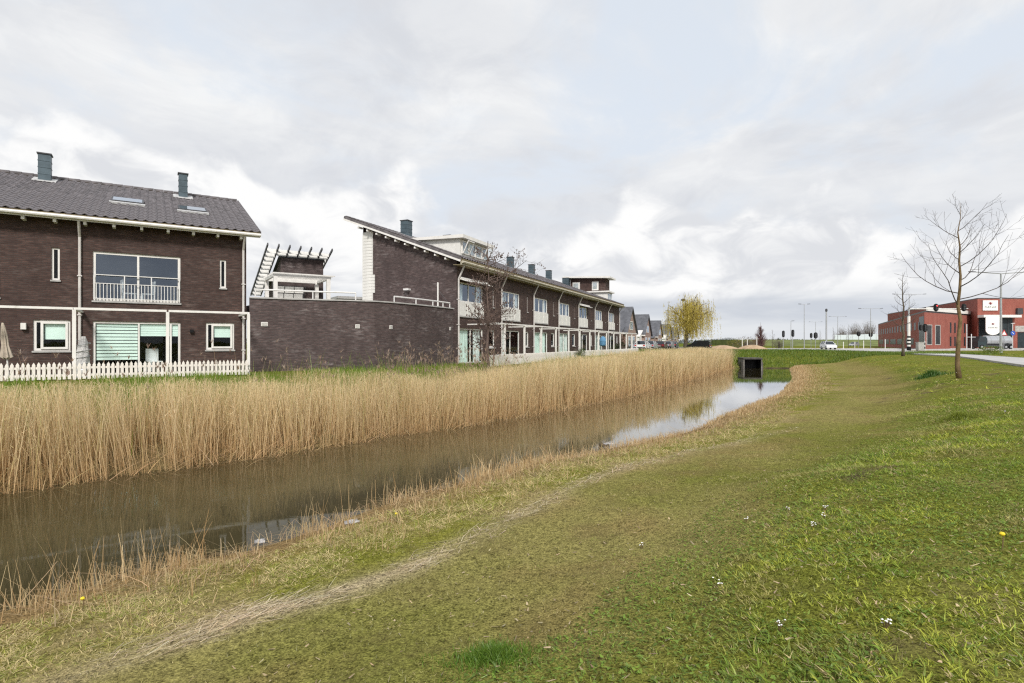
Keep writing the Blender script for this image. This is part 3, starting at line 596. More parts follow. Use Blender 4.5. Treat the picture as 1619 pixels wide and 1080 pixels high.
def window(par, x0, x1, z0, z1, cols=(), rows=(), y=.05, fw=.07, glass='glass', frame='white', sill=True, name='window', inset=None):
    """frame with sub-parts pane (one per light) and sill; cols / rows are the middles of the bars"""
    mb = MB(); t = .07
    mb.box(x0, x0 + fw, y, y + t, z0, z1).box(x1 - fw, x1, y, y + t, z0, z1).box(x0 + fw, x1 - fw, y, y + t, z1 - fw, z1).box(x0 + fw, x1 - fw, y, y + t, z0, z0 + fw)
    xs = [x0 + fw] + [v for c in cols for v in (c - fw * .4, c + fw * .4)] + [x1 - fw]; zs = [z0 + fw] + [v for c in rows for v in (c - fw * .4, c + fw * .4)] + [z1 - fw]
    for c in cols: mb.box(c - fw * .4, c + fw * .4, y, y + t, z0 + fw, z1 - fw)
    for r_ in rows:
        for a, b in zip(xs[::2], xs[1::2]): mb.box(a, b, y + .003, y + t - .003, r_ - fw * .4, r_ + fw * .4)
    w = mb.build(name, M[frame], par)
    for a, b in zip(xs[::2], xs[1::2]):
        for c, d in zip(zs[::2], zs[1::2]):
            MB().box(a, b, y + .035, y + .047, c, d).build('pane', M[glass], w)
    if sill: MB().box(x0 - .03, x1 + .03, y - .10, y + .02, z0 - .06, z0 - .004).build('sill', M['grey_trim'], w)
    return w
def zebra(w, x0, x1, z0, z1, y, n, h=.085):
    for k in range(n):
        z = z1 - (z1 - z0) * (k + .5) / n
        MB().box(x0, x1, y, y + .012, z - h / 2, z + h / 2).build('slat', M['blind'], w)
def tilemesh(w=.30, l=.36):
    mb = MB(); n = 6
    prof = [(w * k / n, .03 + .045 * max(-.3, math.cos(2 * math.pi * k / n))) for k in range(n + 1)]
    for (a, za), (b, zb) in zip(prof, prof[1:]):
        mb.face((a, 0, za + .012), (b, 0, zb + .012), (b, l, zb), (a, l, za)); mb.face((a, 0, za - .01), (b, 0, zb - .01), (b, 0, zb + .022), (a, 0, za + .012))
    return mb
TILE_W, TILE_H = .30, .335
def tiled_roof(par, x0, x1, y0, y1, z0, slope, singles, camloc, thick=.16, tilemat='tile'):
    """mono-pitch roof rising towards +y; its own frame lies in the slope so that tiles are laid by row and column"""
    ang = math.atan(slope); L = (y1 - y0) / math.cos(ang)
    rf = MB().box(0, x1 - x0, 0, L, -thick, 0).build('roof', M['soffit'], par, (x0, y0, z0), (ang, 0, 0))
    nx = int((x1 - x0) / TILE_W); ny = int(L / TILE_H); ox = (x1 - x0 - nx * TILE_W) / 2
    cells = [(i, j) for i in range(nx) for j in range(ny)]
    tm = tilemesh()
    one = tm.mesh('roof_tile', M[tilemat])
    if singles:
        W_ = par.matrix_basis @ rf.matrix_basis
        def d2(c): p = W_ @ Vector((ox + c[0] * TILE_W, c[1] * TILE_H, 0)); return (p - Vector(camloc)).length + (1000 if abs(p.x / max(p.y, .1)) > .94 else 0)
        cells.sort(key=d2)
        for (i, j) in cells[:singles]: link('tile', one, rf, (ox + i * TILE_W, j * TILE_H, random.uniform(0, .006)), (random.uniform(-.006, .006), 0, 0))
        cells = cells[singles:]
    tv = np.array(tm.v); n = len(tv); off = np.array([(ox + i * TILE_W, j * TILE_H, random.uniform(0, .006)) for i, j in cells])
    allv = (tv[None] + off[:, None]).reshape(-1, 3); me = bpy.data.meshes.new('roof_tiles'); me.vertices.add(len(allv)); me.vertices.foreach_set('co', allv.astype(np.float32).ravel())
    f = np.array(tm.f); q = (f[None] + (np.arange(len(off)) * n)[:, None, None]).reshape(-1); me.loops.add(len(q)); me.loops.foreach_set('vertex_index', q.astype(np.int32)); k = len(q) // 4
    me.polygons.add(k); me.polygons.foreach_set('loop_start', np.arange(0, len(q), 4, dtype=np.int32)); me.polygons.foreach_set('loop_total', np.full(k, 4, dtype=np.int32)); me.update(); me.materials.append(M[tilemat])
    o = link('roof_tiles', me, rf); o['kind'] = 'stuff'
    rm = tm                                             # ridge caps
    cap = MB()
    for i in range(int((x1 - x0) / .4)): cap.tube([(i * .4 + .02, L - .04, .03), (i * .4 + .41, L - .04, .045)], .085, 8)
    cap.build('ridge_cap', M[tilemat], rf)
    for a in (-.04, x1 - x0 + .002): MB().box(a, a + .038, -.02, L + .05, -.085, .06).build('verge_tile', M[tilemat], rf); MB().box(a, a + .038, -.02, L + .05, -thick - .01, -.087).build('verge_board', M['white'], rf)
    return rf, ang
def chimney(par, x, y, zb, zt, sx=.62, sy=.62, bands=4):
    c = MB().box(x - sx/2, x + sx/2, y - sy/2, y + sy/2, zb - .5, zt).build('chimney', M['zinc'], par)
    for k in range(1, bands): z = zb + (zt - zb) * k / bands; MB().box(x - sx/2 - .012, x + sx/2 + .012, y - sy/2 - .012, y + sy/2 + .012, z - .02, z + .02).build('seam', M['zinc'], c)
    MB().box(x - sx/2 - .04, x + sx/2 + .04, y - sy/2 - .04, y + sy/2 + .04, zt, zt + .05).build('cap', M['dark_metal'], c)
    return c
def flash(par, x, y, zb, slope, sx): MB().xprism([(y - sx * .8, zb - slope * sx * .8 + .06), (y + sx * .8, zb + slope * sx * .8 + .06), (y + sx * .8, zb + slope * sx * .8 + .10), (y - sx * .8, zb - slope * sx * .8 + .10)], x - sx * .95, x + sx * .95).build('flashing', M['lead'], par)
def downpipe(par, x, z1, ztop, y=-.09, yg=-.48, r=.045):
    p = MB().tube([(x, y, .05), (x, y, z1)], r, 8); p.tube([(x, y, z1), (x, yg, ztop)], r, 8)
    o = p.build('downspout', M['pipe'], par)
    for z in (.9, 2.2, 3.6): MB().box(x - .07, x + .07, y - .06, y + .09, z - .02, z + .02).build('bracket', M['pipe'], o)
    return o

def curtain(w, a, b, z0, z1, y, mat, folds=None):
    mb = MB(); n = max(8, int((b - a) / .045)); ph = random.random() * 6; top = []
    for k in range(n + 1):
        x = a + (b - a) * k / n; yy = y + .022 * math.sin(k * 1.45 + ph) + .012 * math.sin(k * .47 + ph * 2); mb.v += [(x, yy, z0), (x, yy * .6 + y * .4, z1)]
    for k in range(n): mb.f.append((2*k, 2*k + 2, 2*k + 3, 2*k + 1))
    return mb.build('curtain', mat, w, smooth=True)
CAMP = (0, 0, EYE)
# ---- the house on the left, its front turned 33 degrees
lh = empty('brick_house', (-10.98, 23.0, G), R(33), 'dark brick house with tiled roof and railed upstairs window, behind white picket fence', 'house')
SL = .395
def unit_holes(o): return dict(win=(-5.08 + o, -2.34 + o, 2.74, 4.54), door=(-5.08 + o, -2.34 + o, .02, 1.99), small=(-1.47 + o, -.45 + o, .92, 2.0), slit=(-.974 + o, -.745 + o, 3.42, 4.56))
us = [unit_holes(0), unit_holes(-5.27)]
holes = [h for u in us for h in u.values()]
fm = facade(-11.2, 0, 0, 5.62, holes); fm.build('front_wall', M['brick_dark'], lh)
sw = MB(); D = 6.6
sw.face((0, 0, 0), (0, D, 0), (0, D, 5.6 + SL * (D + .1)), (0, 0, 5.62)); sw.face((-11.2, D, 0), (-11.2, 0, 0), (-11.2, 0, 5.62), (-11.2, D, 5.6 + SL * D)); sw.face((0, D, 0), (-11.2, D, 0), (-11.2, D, 8.2), (0, D, 8.2))
sw.build('side_wall', M['brick_dark'], lh)
fl = MB(); fl.box(-11.1, -.1, .3, D - .1, 2.35, 2.6); fl.box(-11.1, -.1, .3, D - .1, -.1, .01); fl.box(-11.1, -.1, 3.8, 3.9, .02, 5.6); fl.box(-5.5, -5.4, .3, 3.8, .02, 2.34); fl.box(-5.5, -5.4, .3, 3.8, 2.61, 5.6)
fl.build('interior', M['room'], lh)
rf, ang = tiled_roof(lh, -11.6, .45, -.5, 6.58, 5.70, SL, 300, CAMP)
MB().xprism([(-.5, 5.50), (-.46, 5.50), (-.46, 5.63), (-.5, 5.63)], -11.6, .45).build('fascia', M['white'], lh)
g = MB(); g.tube([(-11.6, -.57, 5.60), (.47, -.57, 5.60)], .062, 8); g.build('gutter', M['white'], lh)
for k in range(14): MB().box(-11.2 + k * .84, -11.11 + k * .84, -.44, -.02, 5.40, 5.52).build('rafter_tail', M['white'], lh)
for x_, ytop in ((71, 244), (290, 278)):
    # stand each chimney on the slope just below the ridge
    t = {71: -7.1, 290: -2.02}[x_]; y = 5.55; zb = 5.7 + SL * (y + .5); chimney(lh, t, y, zb, zb + 1.12, .42 if x_ == 71 else .36, .42 if x_ == 71 else .36); flash(lh, t, y, zb, SL, .42)
for (a, b, ya, yb) in ((-4.66, -3.55, 2.3, 3.1), (-2.33, -1.26, 2.05, 2.85)):
    sk = MB().box(0, b - a, 0, (yb - ya) / math.cos(ang), .0, .13).build('skylight', M['dark_metal'], lh, (a, ya, 5.7 + SL * (ya + .5) + .02), (ang, 0, 0))
    MB().box(.06, b - a - .06, .06, (yb - ya) / math.cos(ang) - .06, .131, .14).build('pane', M['skylight'], sk); MB().box(-.05, b - a + .05, -.18, -.004, .02, .1).build('apron', M['lead'], sk)
for k, u in enumerate(us):
    a, b, c, d = u['win']; mid = (a + b) / 2
    w = window(lh, a, b, c, d, (mid,), glass='glass_sky', fw=.085)
    rl = MB(); y = -.06
    rl.box(a + .03, b - .03, y - .02, y + .02, c + .93, c + .96); rl.box(a + .03, b - .03, y - .015, y + .015, c + .62, c + .645); rl.box(a + .03, b - .03, y - .015, y + .015, c + .07, c + .095)
    for x in (a + .04, a + .95, b - .95, b - .04): rl.box(x - .018, x + .018, y - .018, y + .018, c + .05, c + .93)
    ra = rl.build('balcony_rail', M['rail'], lh)
    bar = MB().box(-.011, .011, y - .011, y + .011, 0, .53).mesh('rail_bar', M['rail'])
    for i in range(25): link('baluster', bar, ra, (a + .11 + i * (b - a - .22) / 24, 0, c + .094))
    a, b, c, d = u['door']; mid = (a + b) / 2 + .02
    w = window(lh, a, b, c, d, (mid, b - .32), fw=.075, sill=False, name='garden_door')
    if k == 0:
        zebra(w, a + .1, mid - .04, .55, d - .08, .125, 11, .095); zebra(w, mid + .04, b - .36, 1.45, d - .08, .125, 5, .085); zebra(w, b - .28, b - .08, 1.45, d - .08, .125, 5, .085)
    else: MB().box(a + .1, mid, .16, .17, .7, d - .06).build('blind', M['blind_w'], w)
    a, b, c, d = u['small']
    w = window(lh, a, b, c, d, (a + .24,), fw=.085); MB().box(a + .30, b - .09, .02, .045, c + .09, d - .09)
    sa = MB(); x0, x1, z0, z1, f = a + .20, b - .07, c + .06, d - .06, .07; sa.box(x0, x0 + f, .0, .05, z0, z1).box(x1 - f, x1, .0, .05, z0, z1).box(x0 + f, x1 - f, .0, .05, z0, z0 + f).box(x0 + f, x1 - f, .0, .05, z1 - f, z1); sa.build('sash', M['white'], w)
    if k == 0: zebra(w, a + .3, b - .12, c + .5, d - .12, .125, 5, .095)
    else: MB().box(a + .3, b - .12, .125, .135, c + .4, d - .1).build('blind', M['blind'], w)
    a, b, c, d = u['slit']; window(lh, a, b, c, d, fw=.06)
downpipe(lh, -.12, 5.0, 5.5); downpipe(lh, -5.45, 5.0, 5.5)
for x, z in ((-6.98, 1.78),): MB().box(x - .07, x + .07, -.16, -.002, z - .12, z + .1).build('wall_lamp', M['white'], lh)
MB().box(-2.02, -1.9, -.12, -.002, 1.6, 1.72).build('wall_lamp', M['black'], lh)
MB().box(-11.2, 0, -.012, -.002, 0, .12).build('plinth', M['plinth'], lh)
def chair(loc, rz, label, parentless=True):
    r_ = empty('white_chair', loc, rz, label, 'chair')
    MB().box(-.22, .22, -.22, .22, .43, .47).build('seat', M['chair'], r_); MB().box(-.22, .22, .19, .23, .47, .95).build('backrest', M['chair'], r_)
    lm = MB().box(-.02, .02, -.02, .02, 0, .43).mesh('chair_leg', M['chair'])
    for x in (-.19, .19):
        for y in (-.19, .19): link('leg', lm, r_, (x, y, 0))
    return r_
LHM = Matrix.Translation((-10.98, 23, G)) @ Matrix.Rotation(R(33), 4, 'Z')
def lpos(x, y, z): return LHM @ Vector((x, y, z))
chair(lpos(-4.02, .37, 2.61), R(33 + 100), 'left of two white chairs seen through the railed upstairs window'); chair(lpos(-3.42, .38, 2.61), R(33 - 80), 'right of two white chairs seen through the railed upstairs window')
chair(lpos(-3.2, .55, .02), R(33 + 20), 'pale chair standing inside the striped-blind garden door')

# ---- picket fence and white garden frame of the left house
FT = lpos(-7, -2.6, 0)
fence = empty('picket_fence', lpos(-.25, -2.6, 0), R(33), 'low white picket fence in front of the left brick house', 'fence')
pk = MB(); pk.yprism([(-.042, .03), (.042, .03), (.042, .50), (0, .58), (-.042, .50)], -.012, .012); pkm = pk.mesh('picket', M['white_fence'])
for k in range(88): link('picket', pkm, fence, (-.08 - k * .126, 0, random.uniform(-.012, .012)), (0, random.uniform(-.012, .012), 0))
for z in (.16, .40): MB().box(-11.1, 0, .014, .05, z - .035, z + .035).build('fence_rail', M['white_fence'], fence)
fr = empty('garden_frame', lpos(-.25, -2.45, 0), R(33), 'white post and beam garden frame in front of the left brick house', 'garden frame')
pm_ = MB().box(-.05, .05, -.05, .05, 0, 2.27).mesh('frame_post', M['white'])
for k in range(5): link('post', pm_, fr, (-2.57 * k, 0, 0))
for k in range(4): MB().box(-2.57 * (k + 1) + .03, -2.57 * k - .03, -.05, .05, 2.271, 2.345).build('beam', M['white'], fr)
MB().box(-.045, .045, .052, 2.40, 2.275, 2.345).build('beam', M['white'], fr); MB().box(-5.185, -5.095, .052, 2.40, 2.275, 2.345).build('beam', M['white'], fr)

def parasol(loc, rz, label, mat, ht=1.75, tilt=0):
    r_ = empty('closed_parasol', loc, rz, label, 'parasol')
    MB().tube([(0, 0, .0), (tilt * .3, 0, .6), (tilt, 0, ht)], .022, 8).build('pole', M['white'], r_)
    mb = MB(); n = 16; rings = [(.025, ht + .02), (.055, ht - .1), (.075, ht - .45), (.075, ht - .7), (.115, ht - .95), (.135, ht - 1.12), (.09, ht - 1.16)]
    i0 = 0
    for q, (r0, z) in enumerate(rings):
        for j in range(n):
            a = 2 * math.pi * j / n; rr = r0 * (1 + .28 * (1 if j % 2 else -1) * (q > 1)) ; mb.v.append((tilt * z / ht + rr * math.cos(a), rr * math.sin(a), z + (.05 if j % 2 and q > 4 else 0)))
    for q in range(len(rings) - 1):
        for j in range(n): mb.f.append((q*n + j, (q+1)*n + j, (q+1)*n + (j+1) % n, q*n + (j+1) % n))
    mb.build('canopy', mat, r_); MB().box(-.2, .2, -.2, .2, 0, .07).build('base', M['concrete'], r_)
    return r_
parasol(lpos(-7.12, -1.5, 0), R(33), 'beige closed parasol leaning behind the picket fence', M['canvas'], 1.82, -.16)
# wrapped patterned cover standing by the downspout
cv = empty('wrapped_cover', lpos(-5.32, -1.2, 0), R(33), 'grey patterned wrapped cover standing beside the downspout', 'cover')
mb = MB(); n = 12
for q, (r0, z) in enumerate([(.19, .02), (.20, .5), (.17, .9), (.12, 1.2), (.055, 1.42)]):
    for j in range(n): a = 2*math.pi*j/n; rr = r0 * (1 + .13 * ((j + q) % 2)); mb.v.append((.05 * z + rr * math.cos(a), rr * math.sin(a), z))
for q in range(4):
    for j in range(n): mb.f.append((q*n + j, q*n + (j+1) % n, (q+1)*n + (j+1) % n, (q+1)*n + j))
mb.f.append(tuple(4*n + j for j in range(n))); mb.build('cloth', M['canvas_grey'], cv)
for k in range(5): MB().tube([(.05 * z + .215 * math.cos(a), .215 * math.sin(a), z) for a, z in [(j * .55 + k, .1 + k * .25 + j * .02) for j in range(12)]], .012, 4).build('strap', M['steel'], cv)

# ---- curved terrace wall between the two buildings
TW = [(-10.86, 23.02), (-9.9, 23.5), (-9.1, 23.9), (-8.3, 24.2), (-7.2, 24.6), (-6.2, 25.05), (-5.7, 25.6), (-5.34, 26.1), (-4.75, 27.1), (-4.25, 28.05), (-3.75, 29.15), (-3.2, 30.45)]
tw = empty('terrace_wall', (-7.2, 24.6, G), 0, 'curved dark brick garden wall joining the two buildings', 'wall')
def wallstrip(pts, z0, z1, th, mat, name, par, off=0.0):
    P = np.array(pts); mb = MB(); s = 0; uv = []
    T = np.gradient(P, axis=0); T /= np.linalg.norm(T, axis=1, keepdims=True); Nn = np.stack([-T[:, 1], T[:, 0]], 1)
    A = P - Nn * off - np.array([-7.2, 24.6]); B = P + Nn * th - np.array([-7.2, 24.6])
    for k in range(len(P) - 1):
        l = float(np.linalg.norm(P[k+1] - P[k]))
        for q, u in (([(*A[k], z0), (*A[k+1], z0), (*A[k+1], z1), (*A[k], z1)], [(s, z0), (s + l, z0), (s + l, z1), (s, z1)]),
                     ([(*B[k+1], z0), (*B[k], z0), (*B[k], z1), (*B[k+1], z1)], [(s + l, z0), (s, z0), (s, z1), (s + l, z1)]),
                     ([(*A[k], z1), (*A[k+1], z1), (*B[k+1], z1), (*B[k], z1)], [(s, 0), (s + l, 0), (s + l, th), (s, th)])):
            mb.face(*q); uv += u
        s += l
    for k, e_ in ((0, 1), (len(P) - 1, -1)):
        q = [(*B[k], z0), (*A[k], z0), (*A[k], z1), (*B[k], z1)]
        mb.face(*(q if e_ > 0 else q[::-1])); uv += [(0, z0), (th, z0), (th, z1), (0, z1)]
    me = mb.mesh(name, mat); me.uv_layers['UVMap'].data.foreach_set('uv', np.array(uv, np.float32).ravel()); return link(name, me, par)
wallstrip(TW, -.3, 3.04, .25, M['brick_wall'], 'brick_face', tw)
wallstrip(TW, 3.042, 3.10, .32, M['grey_trim'], 'coping', tw, .05)
dk = MB(); dk.prism([(p[0] + 7.2, p[1] - 24.6) for p in [(TW[0][0] + .1, TW[0][1] + .4)] + [(p[0] - .1, p[1] + .3) for p in TW[2:-1]] + [(-3.6, 30.6), (-14, 36), (-18, 33)]], 2.6, 2.85); dk.build('terrace_deck', M['grey_trim'], tw)
def on_wall(u, out):                                  # point a fraction along the wall face
    P = np.array(TW); sg = np.linalg.norm(np.diff(P, axis=0), axis=1); s = np.r_[0, np.cumsum(sg)]; t = u * s[-1]; k = min(int(np.searchsorted(s, t, 'right')) - 1, len(sg) - 1); f = (t - s[k]) / sg[k]; p = P[k] + (P[k+1] - P[k]) * f; tg = (P[k+1] - P[k]) / sg[k]; return p + np.array([tg[1], -tg[0]]) * out, math.atan2(tg[1], tg[0])
for u, w_, zc, lab in ((.05, .26, 1.98, 'wide pale vent plate on brick wall, nearest the left house'), (.385, .19, 1.93, 'square pale vent plate near the middle of the brick wall'), (.53, .17, 1.92, 'square pale vent plate right of the middle one'), (.965, .12, 1.96, 'small pale vent plate at the far end of the brick wall')):
    p, a = on_wall(u, .0); v = empty('wall_vent', (p[0], p[1], G + zc), a, lab, 'vent', 'vent plates on the brick wall')
    MB().box(-w_/2, w_/2, -.03, -.002, -.085, .085).build('plate', M['white'], v)
    for k in range(3): MB().box(-w_/2 + .02, w_/2 - .02, -.042, -.031, -.055 + k * .045, -.035 + k * .045).build('slat', M['grey_trim'], v)
rl = empty('terrace_rail', (-5.0, 26.8, G + 3.1), 0, 'white tube railing along the curved brick wall top', 'railing')
def railrun(us_, h, name):
    pts = []
    for u in us_: p, a = on_wall(u, -.14); pts.append(Vector((p[0] + 5.0, p[1] - 26.8, h)))
    MB().tube(pts, .035, 8).build('rail', M['rail'], rl)
    for k, p in enumerate(pts):
        if k % 2 == 0: MB().tube([(p.x, p.y, 0), (p.x, p.y, h)], .028, 6).build('rail_post', M['rail'], rl)
railrun([.02, .12, .22, .30, .38], .33, 'rail'); railrun([.56, .63, .70, .77, .83, .88, .92, .955, .985], .27, 'rail')

# ---- the long row of terraced houses
RW = 5.7; NU = 7; RL = RW * NU; RS = .371
rw = empty('terraced_row', (-3.05, 30.7, G), R(66.37), 'long dark brick terraced row with sloping roof and white spandrel windows', 'building')
RM = Matrix.Translation((-3.05, 30.7, G)) @ Matrix.Rotation(R(66.37), 4, 'Z')
def rpos(x, y, z): return RM @ Vector((x, y, z))
RD = 6.4
def runit(o): return dict(win=(.23 + o, 3.25 + o, 3.5, 4.6), door=(.23 + o, 3.25 + o, .02, 2.02), small=(4.1 + o, 4.95 + o, .9, 2.0), slit=(4.62 + o, 4.80 + o, 3.42, 4.56))
ru = [runit(RW * k) for k in range(NU)]
facade(0, RL, 0, 5.72, [h for u in ru for h in u.values()]).build('front_wall', M['brick_dark'], rw)
gw = MB(); tz = lambda y: 5.62 + RS * (y + .5)
gw.face((0, RD - .75, 0), (0, 0, 0), (0, 0, tz(0) - .1), (0, RD - .75, tz(RD - .75) - .1)); gw.build('gable_wall', M['brick_wall'], rw)
gw = MB(); gw.face((RL, 0, 0), (RL, RD, 0), (RL, RD, tz(RD)), (RL, 0, tz(0))); gw.face((RL, RD, 0), (0.02, RD, 0), (0.02, RD, tz(RD)), (RL, RD, tz(RD))); gw.build('rear_wall', M['brick_dark'], rw)
fl = MB(); fl.box(.1, RL - .1, .3, RD - .1, 2.4, 2.65); fl.box(.1, RL - .1, .3, RD - .1, -.1, .01)
for k in range(1, NU): fl.box(RW * k - .1, RW * k + .1, .3, 4.0, .02, 2.39); fl.box(RW * k - .1, RW * k + .1, .3, 4.0, 2.66, 5.5)
fl.box(.1, RL - .1, 4.01, 4.1, .02, 5.6); fl.build('interior', M['room'], rw)
# white boarded back edge of the gable: every board its own piece
bm_ = MB().box(-.04, .0, 0, .75, .0, .165).mesh('clad_board', M['white_board']); bm2 = MB().box(-.04, .0, -.14, .75, 0, .165).mesh('clad_board', M['white_board'])
cl = MB().box(-.012, -.002, RD - .75, RD, 2.6, tz(RD - .75) - .12).build('cladding', M['white'], rw)
z = 2.72; k = 0
while z < tz(RD - .75) - .35: link('plank', bm2 if 8 <= k <= 13 else bm_, cl, (-.002, RD - .75, z)); z += .18; k += 1
rf, ang = tiled_roof(rw, -.4, RL + .4, -.5, 7.4, 5.78, RS, 0, CAMP, .18, 'tile')
MB().xprism([(-.52, 5.44), (-.46, 5.44), (-.46, 5.60), (-.52, 5.60)], -.4, RL + .4).build('fascia', M['gutter'], rw)
g = MB(); g.tube([(-.42, -.6, 5.58), (RL + .42, -.6, 5.58)], .07, 8); g.build('gutter', M['gutter'], rw)
MB().box(-.4, RL + .4, -.455, -.005, 5.44, 5.465).build('soffit', M['soffit'], rw)
for k in range(10): y = .45 + k * .66; MB().box(-.43, -.005, y, y + .08, tz(y) - .20, tz(y) - .10).build('purlin_end', M['white'], rw)
for k in range(NU): downpipe(rw, RW * k + .06, 4.72, 5.5, r=.05)
downpipe(rw, RL - .1, 5.0, 5.5)
for k, u in enumerate(ru):
    a, b, c, d = u['win']; m1 = a + 1.25; m2 = a + 2.2
    w = window(rw, a, b, c, d, (m1, m2), glass='glass_sky', fw=.075, sill=False)
    curtain(w, a + .1, m1 - .15 if k % 2 else a + .8, c + .05, d - .08, .19, M['curtain']); curtain(w, b - .75, b - .1, c + .05, d - .08, .19, M['blind_w'])
    MB().box(a - .02, b + .02, -.035, -.002, 2.72, c + .002).build('spandrel', M['white_board'], w)
    for x in (a - .02, a + 1.0, a + 2.0, b - .02): MB().box(x - .02, x + .02, -.052, -.036, 2.72, c).build('spandrel_trim', M['white'], w)
    MB().box(a - .05, b + .05, -.06, -.002, 2.64, 2.712).build('sill', M['grey_trim'], w)
    a, b, c, d = u['door']; w = window(rw, a, b, c, d, (a + 1.5,), sill=False, name='garden_door')
    curtain(w, a + .1, a + (1.4, 1.0, 2.9, 2.2, .7, 1.4, 1.2)[k], .05, d - .08, .19, M['curtain'] if k % 2 else M['blind'])
    if k in (0, 3, 5): curtain(w, a + 2.0, b - .1, .05, d - .08, .19, M['blind_w'])
    a, b, c, d = u['small']; window(rw, a, b, c, d, fw=.09)
    a, b, c, d = u['slit']; window(rw, a, b, c, d, fw=.055)
for k, ex in ((0, 3.6), (4, 3.4)):
    o = RW * k; aw = MB(); aw.tube([(o + .12, -.14, 4.78), (o + ex, -.14, 4.78)], .085, 8); aw.build('awning_case', M['white'], rw)
    sh = MB(); sh.xprism([(-.19, 4.70), (-.5, 4.60), (-.5, 4.64), (-.15, 4.76)], o + .15, o + ex - .05); sh.build('awning_cloth', M['white_board'], rw)
for s_ in (4.82, 10.5, 16.4, 22.3, 27.9, 33.2):
    y = 6.6; zb = 5.78 + RS * (y + .5); chimney(rw, s_, y, zb, zb + 1.02, .56, .56); flash(rw, s_, y, zb, RS, .6)
# white dormer on the near end, four lights under a flat projecting roof
dm = MB(); dm.xprism([(.9, 6.28), (4.15, 7.42), (.9, 7.38)], 2.0, 5.74); d_o = dm.build('dormer', M['white_board'], rw)
MB().xprism([(.55, 7.36), (4.4, 7.44), (4.4, 7.60), (.55, 7.56)], 1.75, 5.98).build('dormer_roof', M['white'], d_o)
for k in range(4):
    a = 2.16 + k * .87; z0, z1 = 6.5, 7.28
    f = MB(); y0, y1 = .82, .895; f.box(a, a + .06, y0, y1, z0, z1).box(a + .79, a + .85, y0, y1, z0, z1).box(a + .06, a + .79, y0, y1, z0, z0 + .06).box(a + .06, a + .79, y0, y1, z1 - .06, z1)
    f.build('dormer_window', M['white'], d_o); MB().box(a + .06, a + .79, y1 - .03, y1 - .01, z0 + .06, z1 - .06).build('dormer_pane', M['glass_sky'], d_o)
    if k in (0, 3):                                    # hopper sash standing open
        i = MB(); i.bar((a + .05, .80, z0 + .03), (a + .05, .45, z1 - .05), .03, .05); i.bar((a + .80, .80, z0 + .03), (a + .80, .45, z1 - .05), .03, .05); i.bar((a + .05, .45, z1 - .05), (a + .80, .45, z1 - .05), .05, .05); i.build('open_sash', M['white'], d_o)
        p_ = MB(); p_.face((a + .06, .78, z0 + .05), (a + .79, .78, z0 + .05), (a + .79, .46, z1 - .07), (a + .06, .46, z1 - .07)); p_.build('sash_pane', M['glass'], d_o)
# raised end of the row: white storey with a brick storey over it
e1 = MB().box(37.6, 39.85, .85, 4.2, 6.1, 7.16).build('white_storey', M['white_board'], rw); MB().box(37.35, 40.1, .6, 4.5, 7.162, 7.32).build('roof_edge', M['white'], e1)
for a in (37.9, 38.85): MB().box(a, a + .55, .81, .846, 6.35, 7.0).build('window_pane', M['glass_sky'], e1)
e2 = MB().box(37.9, 39.75, 1.15, 5.5, 7.322, 8.92).build('brick_storey', M['brick_dark'], rw)
MB().xprism([(.5, 8.80), (6.3, 9.05), (6.3, 9.22), (.5, 9.0)], 37.3, 40.3).build('roof_slab', M['white'], e2)
for y, wd in ((2.0, .8), (4.3, .9)):
    f = MB(); f.box(37.82, 37.895, y, y + wd, 7.45, 8.5); f.build('window_frame', M['white'], e2); MB().box(37.80, 37.818, y + .2, y + wd - .09, 7.58, 8.38).build('window_pane', M['glass_sky'], e2)
chimney(rw, 37.5, 5.9, 8.2, 9.0, .7, .8)
gl = MB(); gl.box(-.26, -.002, 3.0, 3.35, 4.2, 4.3); gl.build('gable_lamp', M['rail'], rw)
fp = empty('flag_pole', rpos(-.25, 1.05, 3.1), R(66), 'short white pole with stay wire on the terrace beside the gable', 'pole'); MB().tube([(0, 0, 0), (0, 0, 1.45)], .045, 8).build('mast', M['white'], fp); MB().tube([(.0, -.05, 1.0), (.02, -.85, .05)], .012, 4).build('stay', M['dark_metal'], fp)

# white frame and low fence along the row's gardens
rfm = empty('garden_frame', rpos(.9, -2.5, 0), R(66.37), 'long white post and beam garden frame along the terraced row', 'garden frame')
for k in range(14): link('post', MB().box(-.05, .05, -.05, .05, 0, 2.2).mesh('frame_post', M['white']) if k == 0 else rfm.children[0].data, rfm, (2.85 * k, 0, 0))
for k in range(13): MB().box(2.85 * k + .04, 2.85 * (k+1) - .04, -.05, .05, 2.202, 2.28).build('beam', M['white'], rfm)
MB().box(-1.6, -.04, -.045, .045, 2.205, 2.275).build('beam', M['white'], rfm)
for k in range(0, 14, 2): MB().box(2.85 * k - .04, 2.85 * k + .04, .053, 2.3, 2.207, 2.27).build('cross_beam', M['white'], rfm)
rfe = empty('picket_fence', rpos(-1.4, -2.7, 0), R(66.37), 'long low white fence along the gardens of the terraced row', 'fence')
pk2 = MB().yprism([(-.058, .0), (.058, .0), (.058, .54), (0, .58), (-.058, .54)], -.012, .012).mesh('picket', M['white_fence'])
for k in range(298): link('picket', pk2, rfe, (k * .132, 0, random.uniform(-.01, .01)))
for z in (.12, .4): MB().box(0, 39.4, .014, .05, z - .04, z + .04).build('fence_rail', M['white_fence'], rfe)
bp_ = parasol(rpos(26.6, -1.4, 0), 0, 'blue half-open parasol in a garden of the terraced row', M['blue'], 1.9)
bp_.children[1].data = (lambda mb: mb.mesh('canopy', M['blue']))(MB().lathe([(.04, 1.85), (.22, 1.72), (.38, 1.4), (.34, .95), (.12, .85)][::-1], 12))
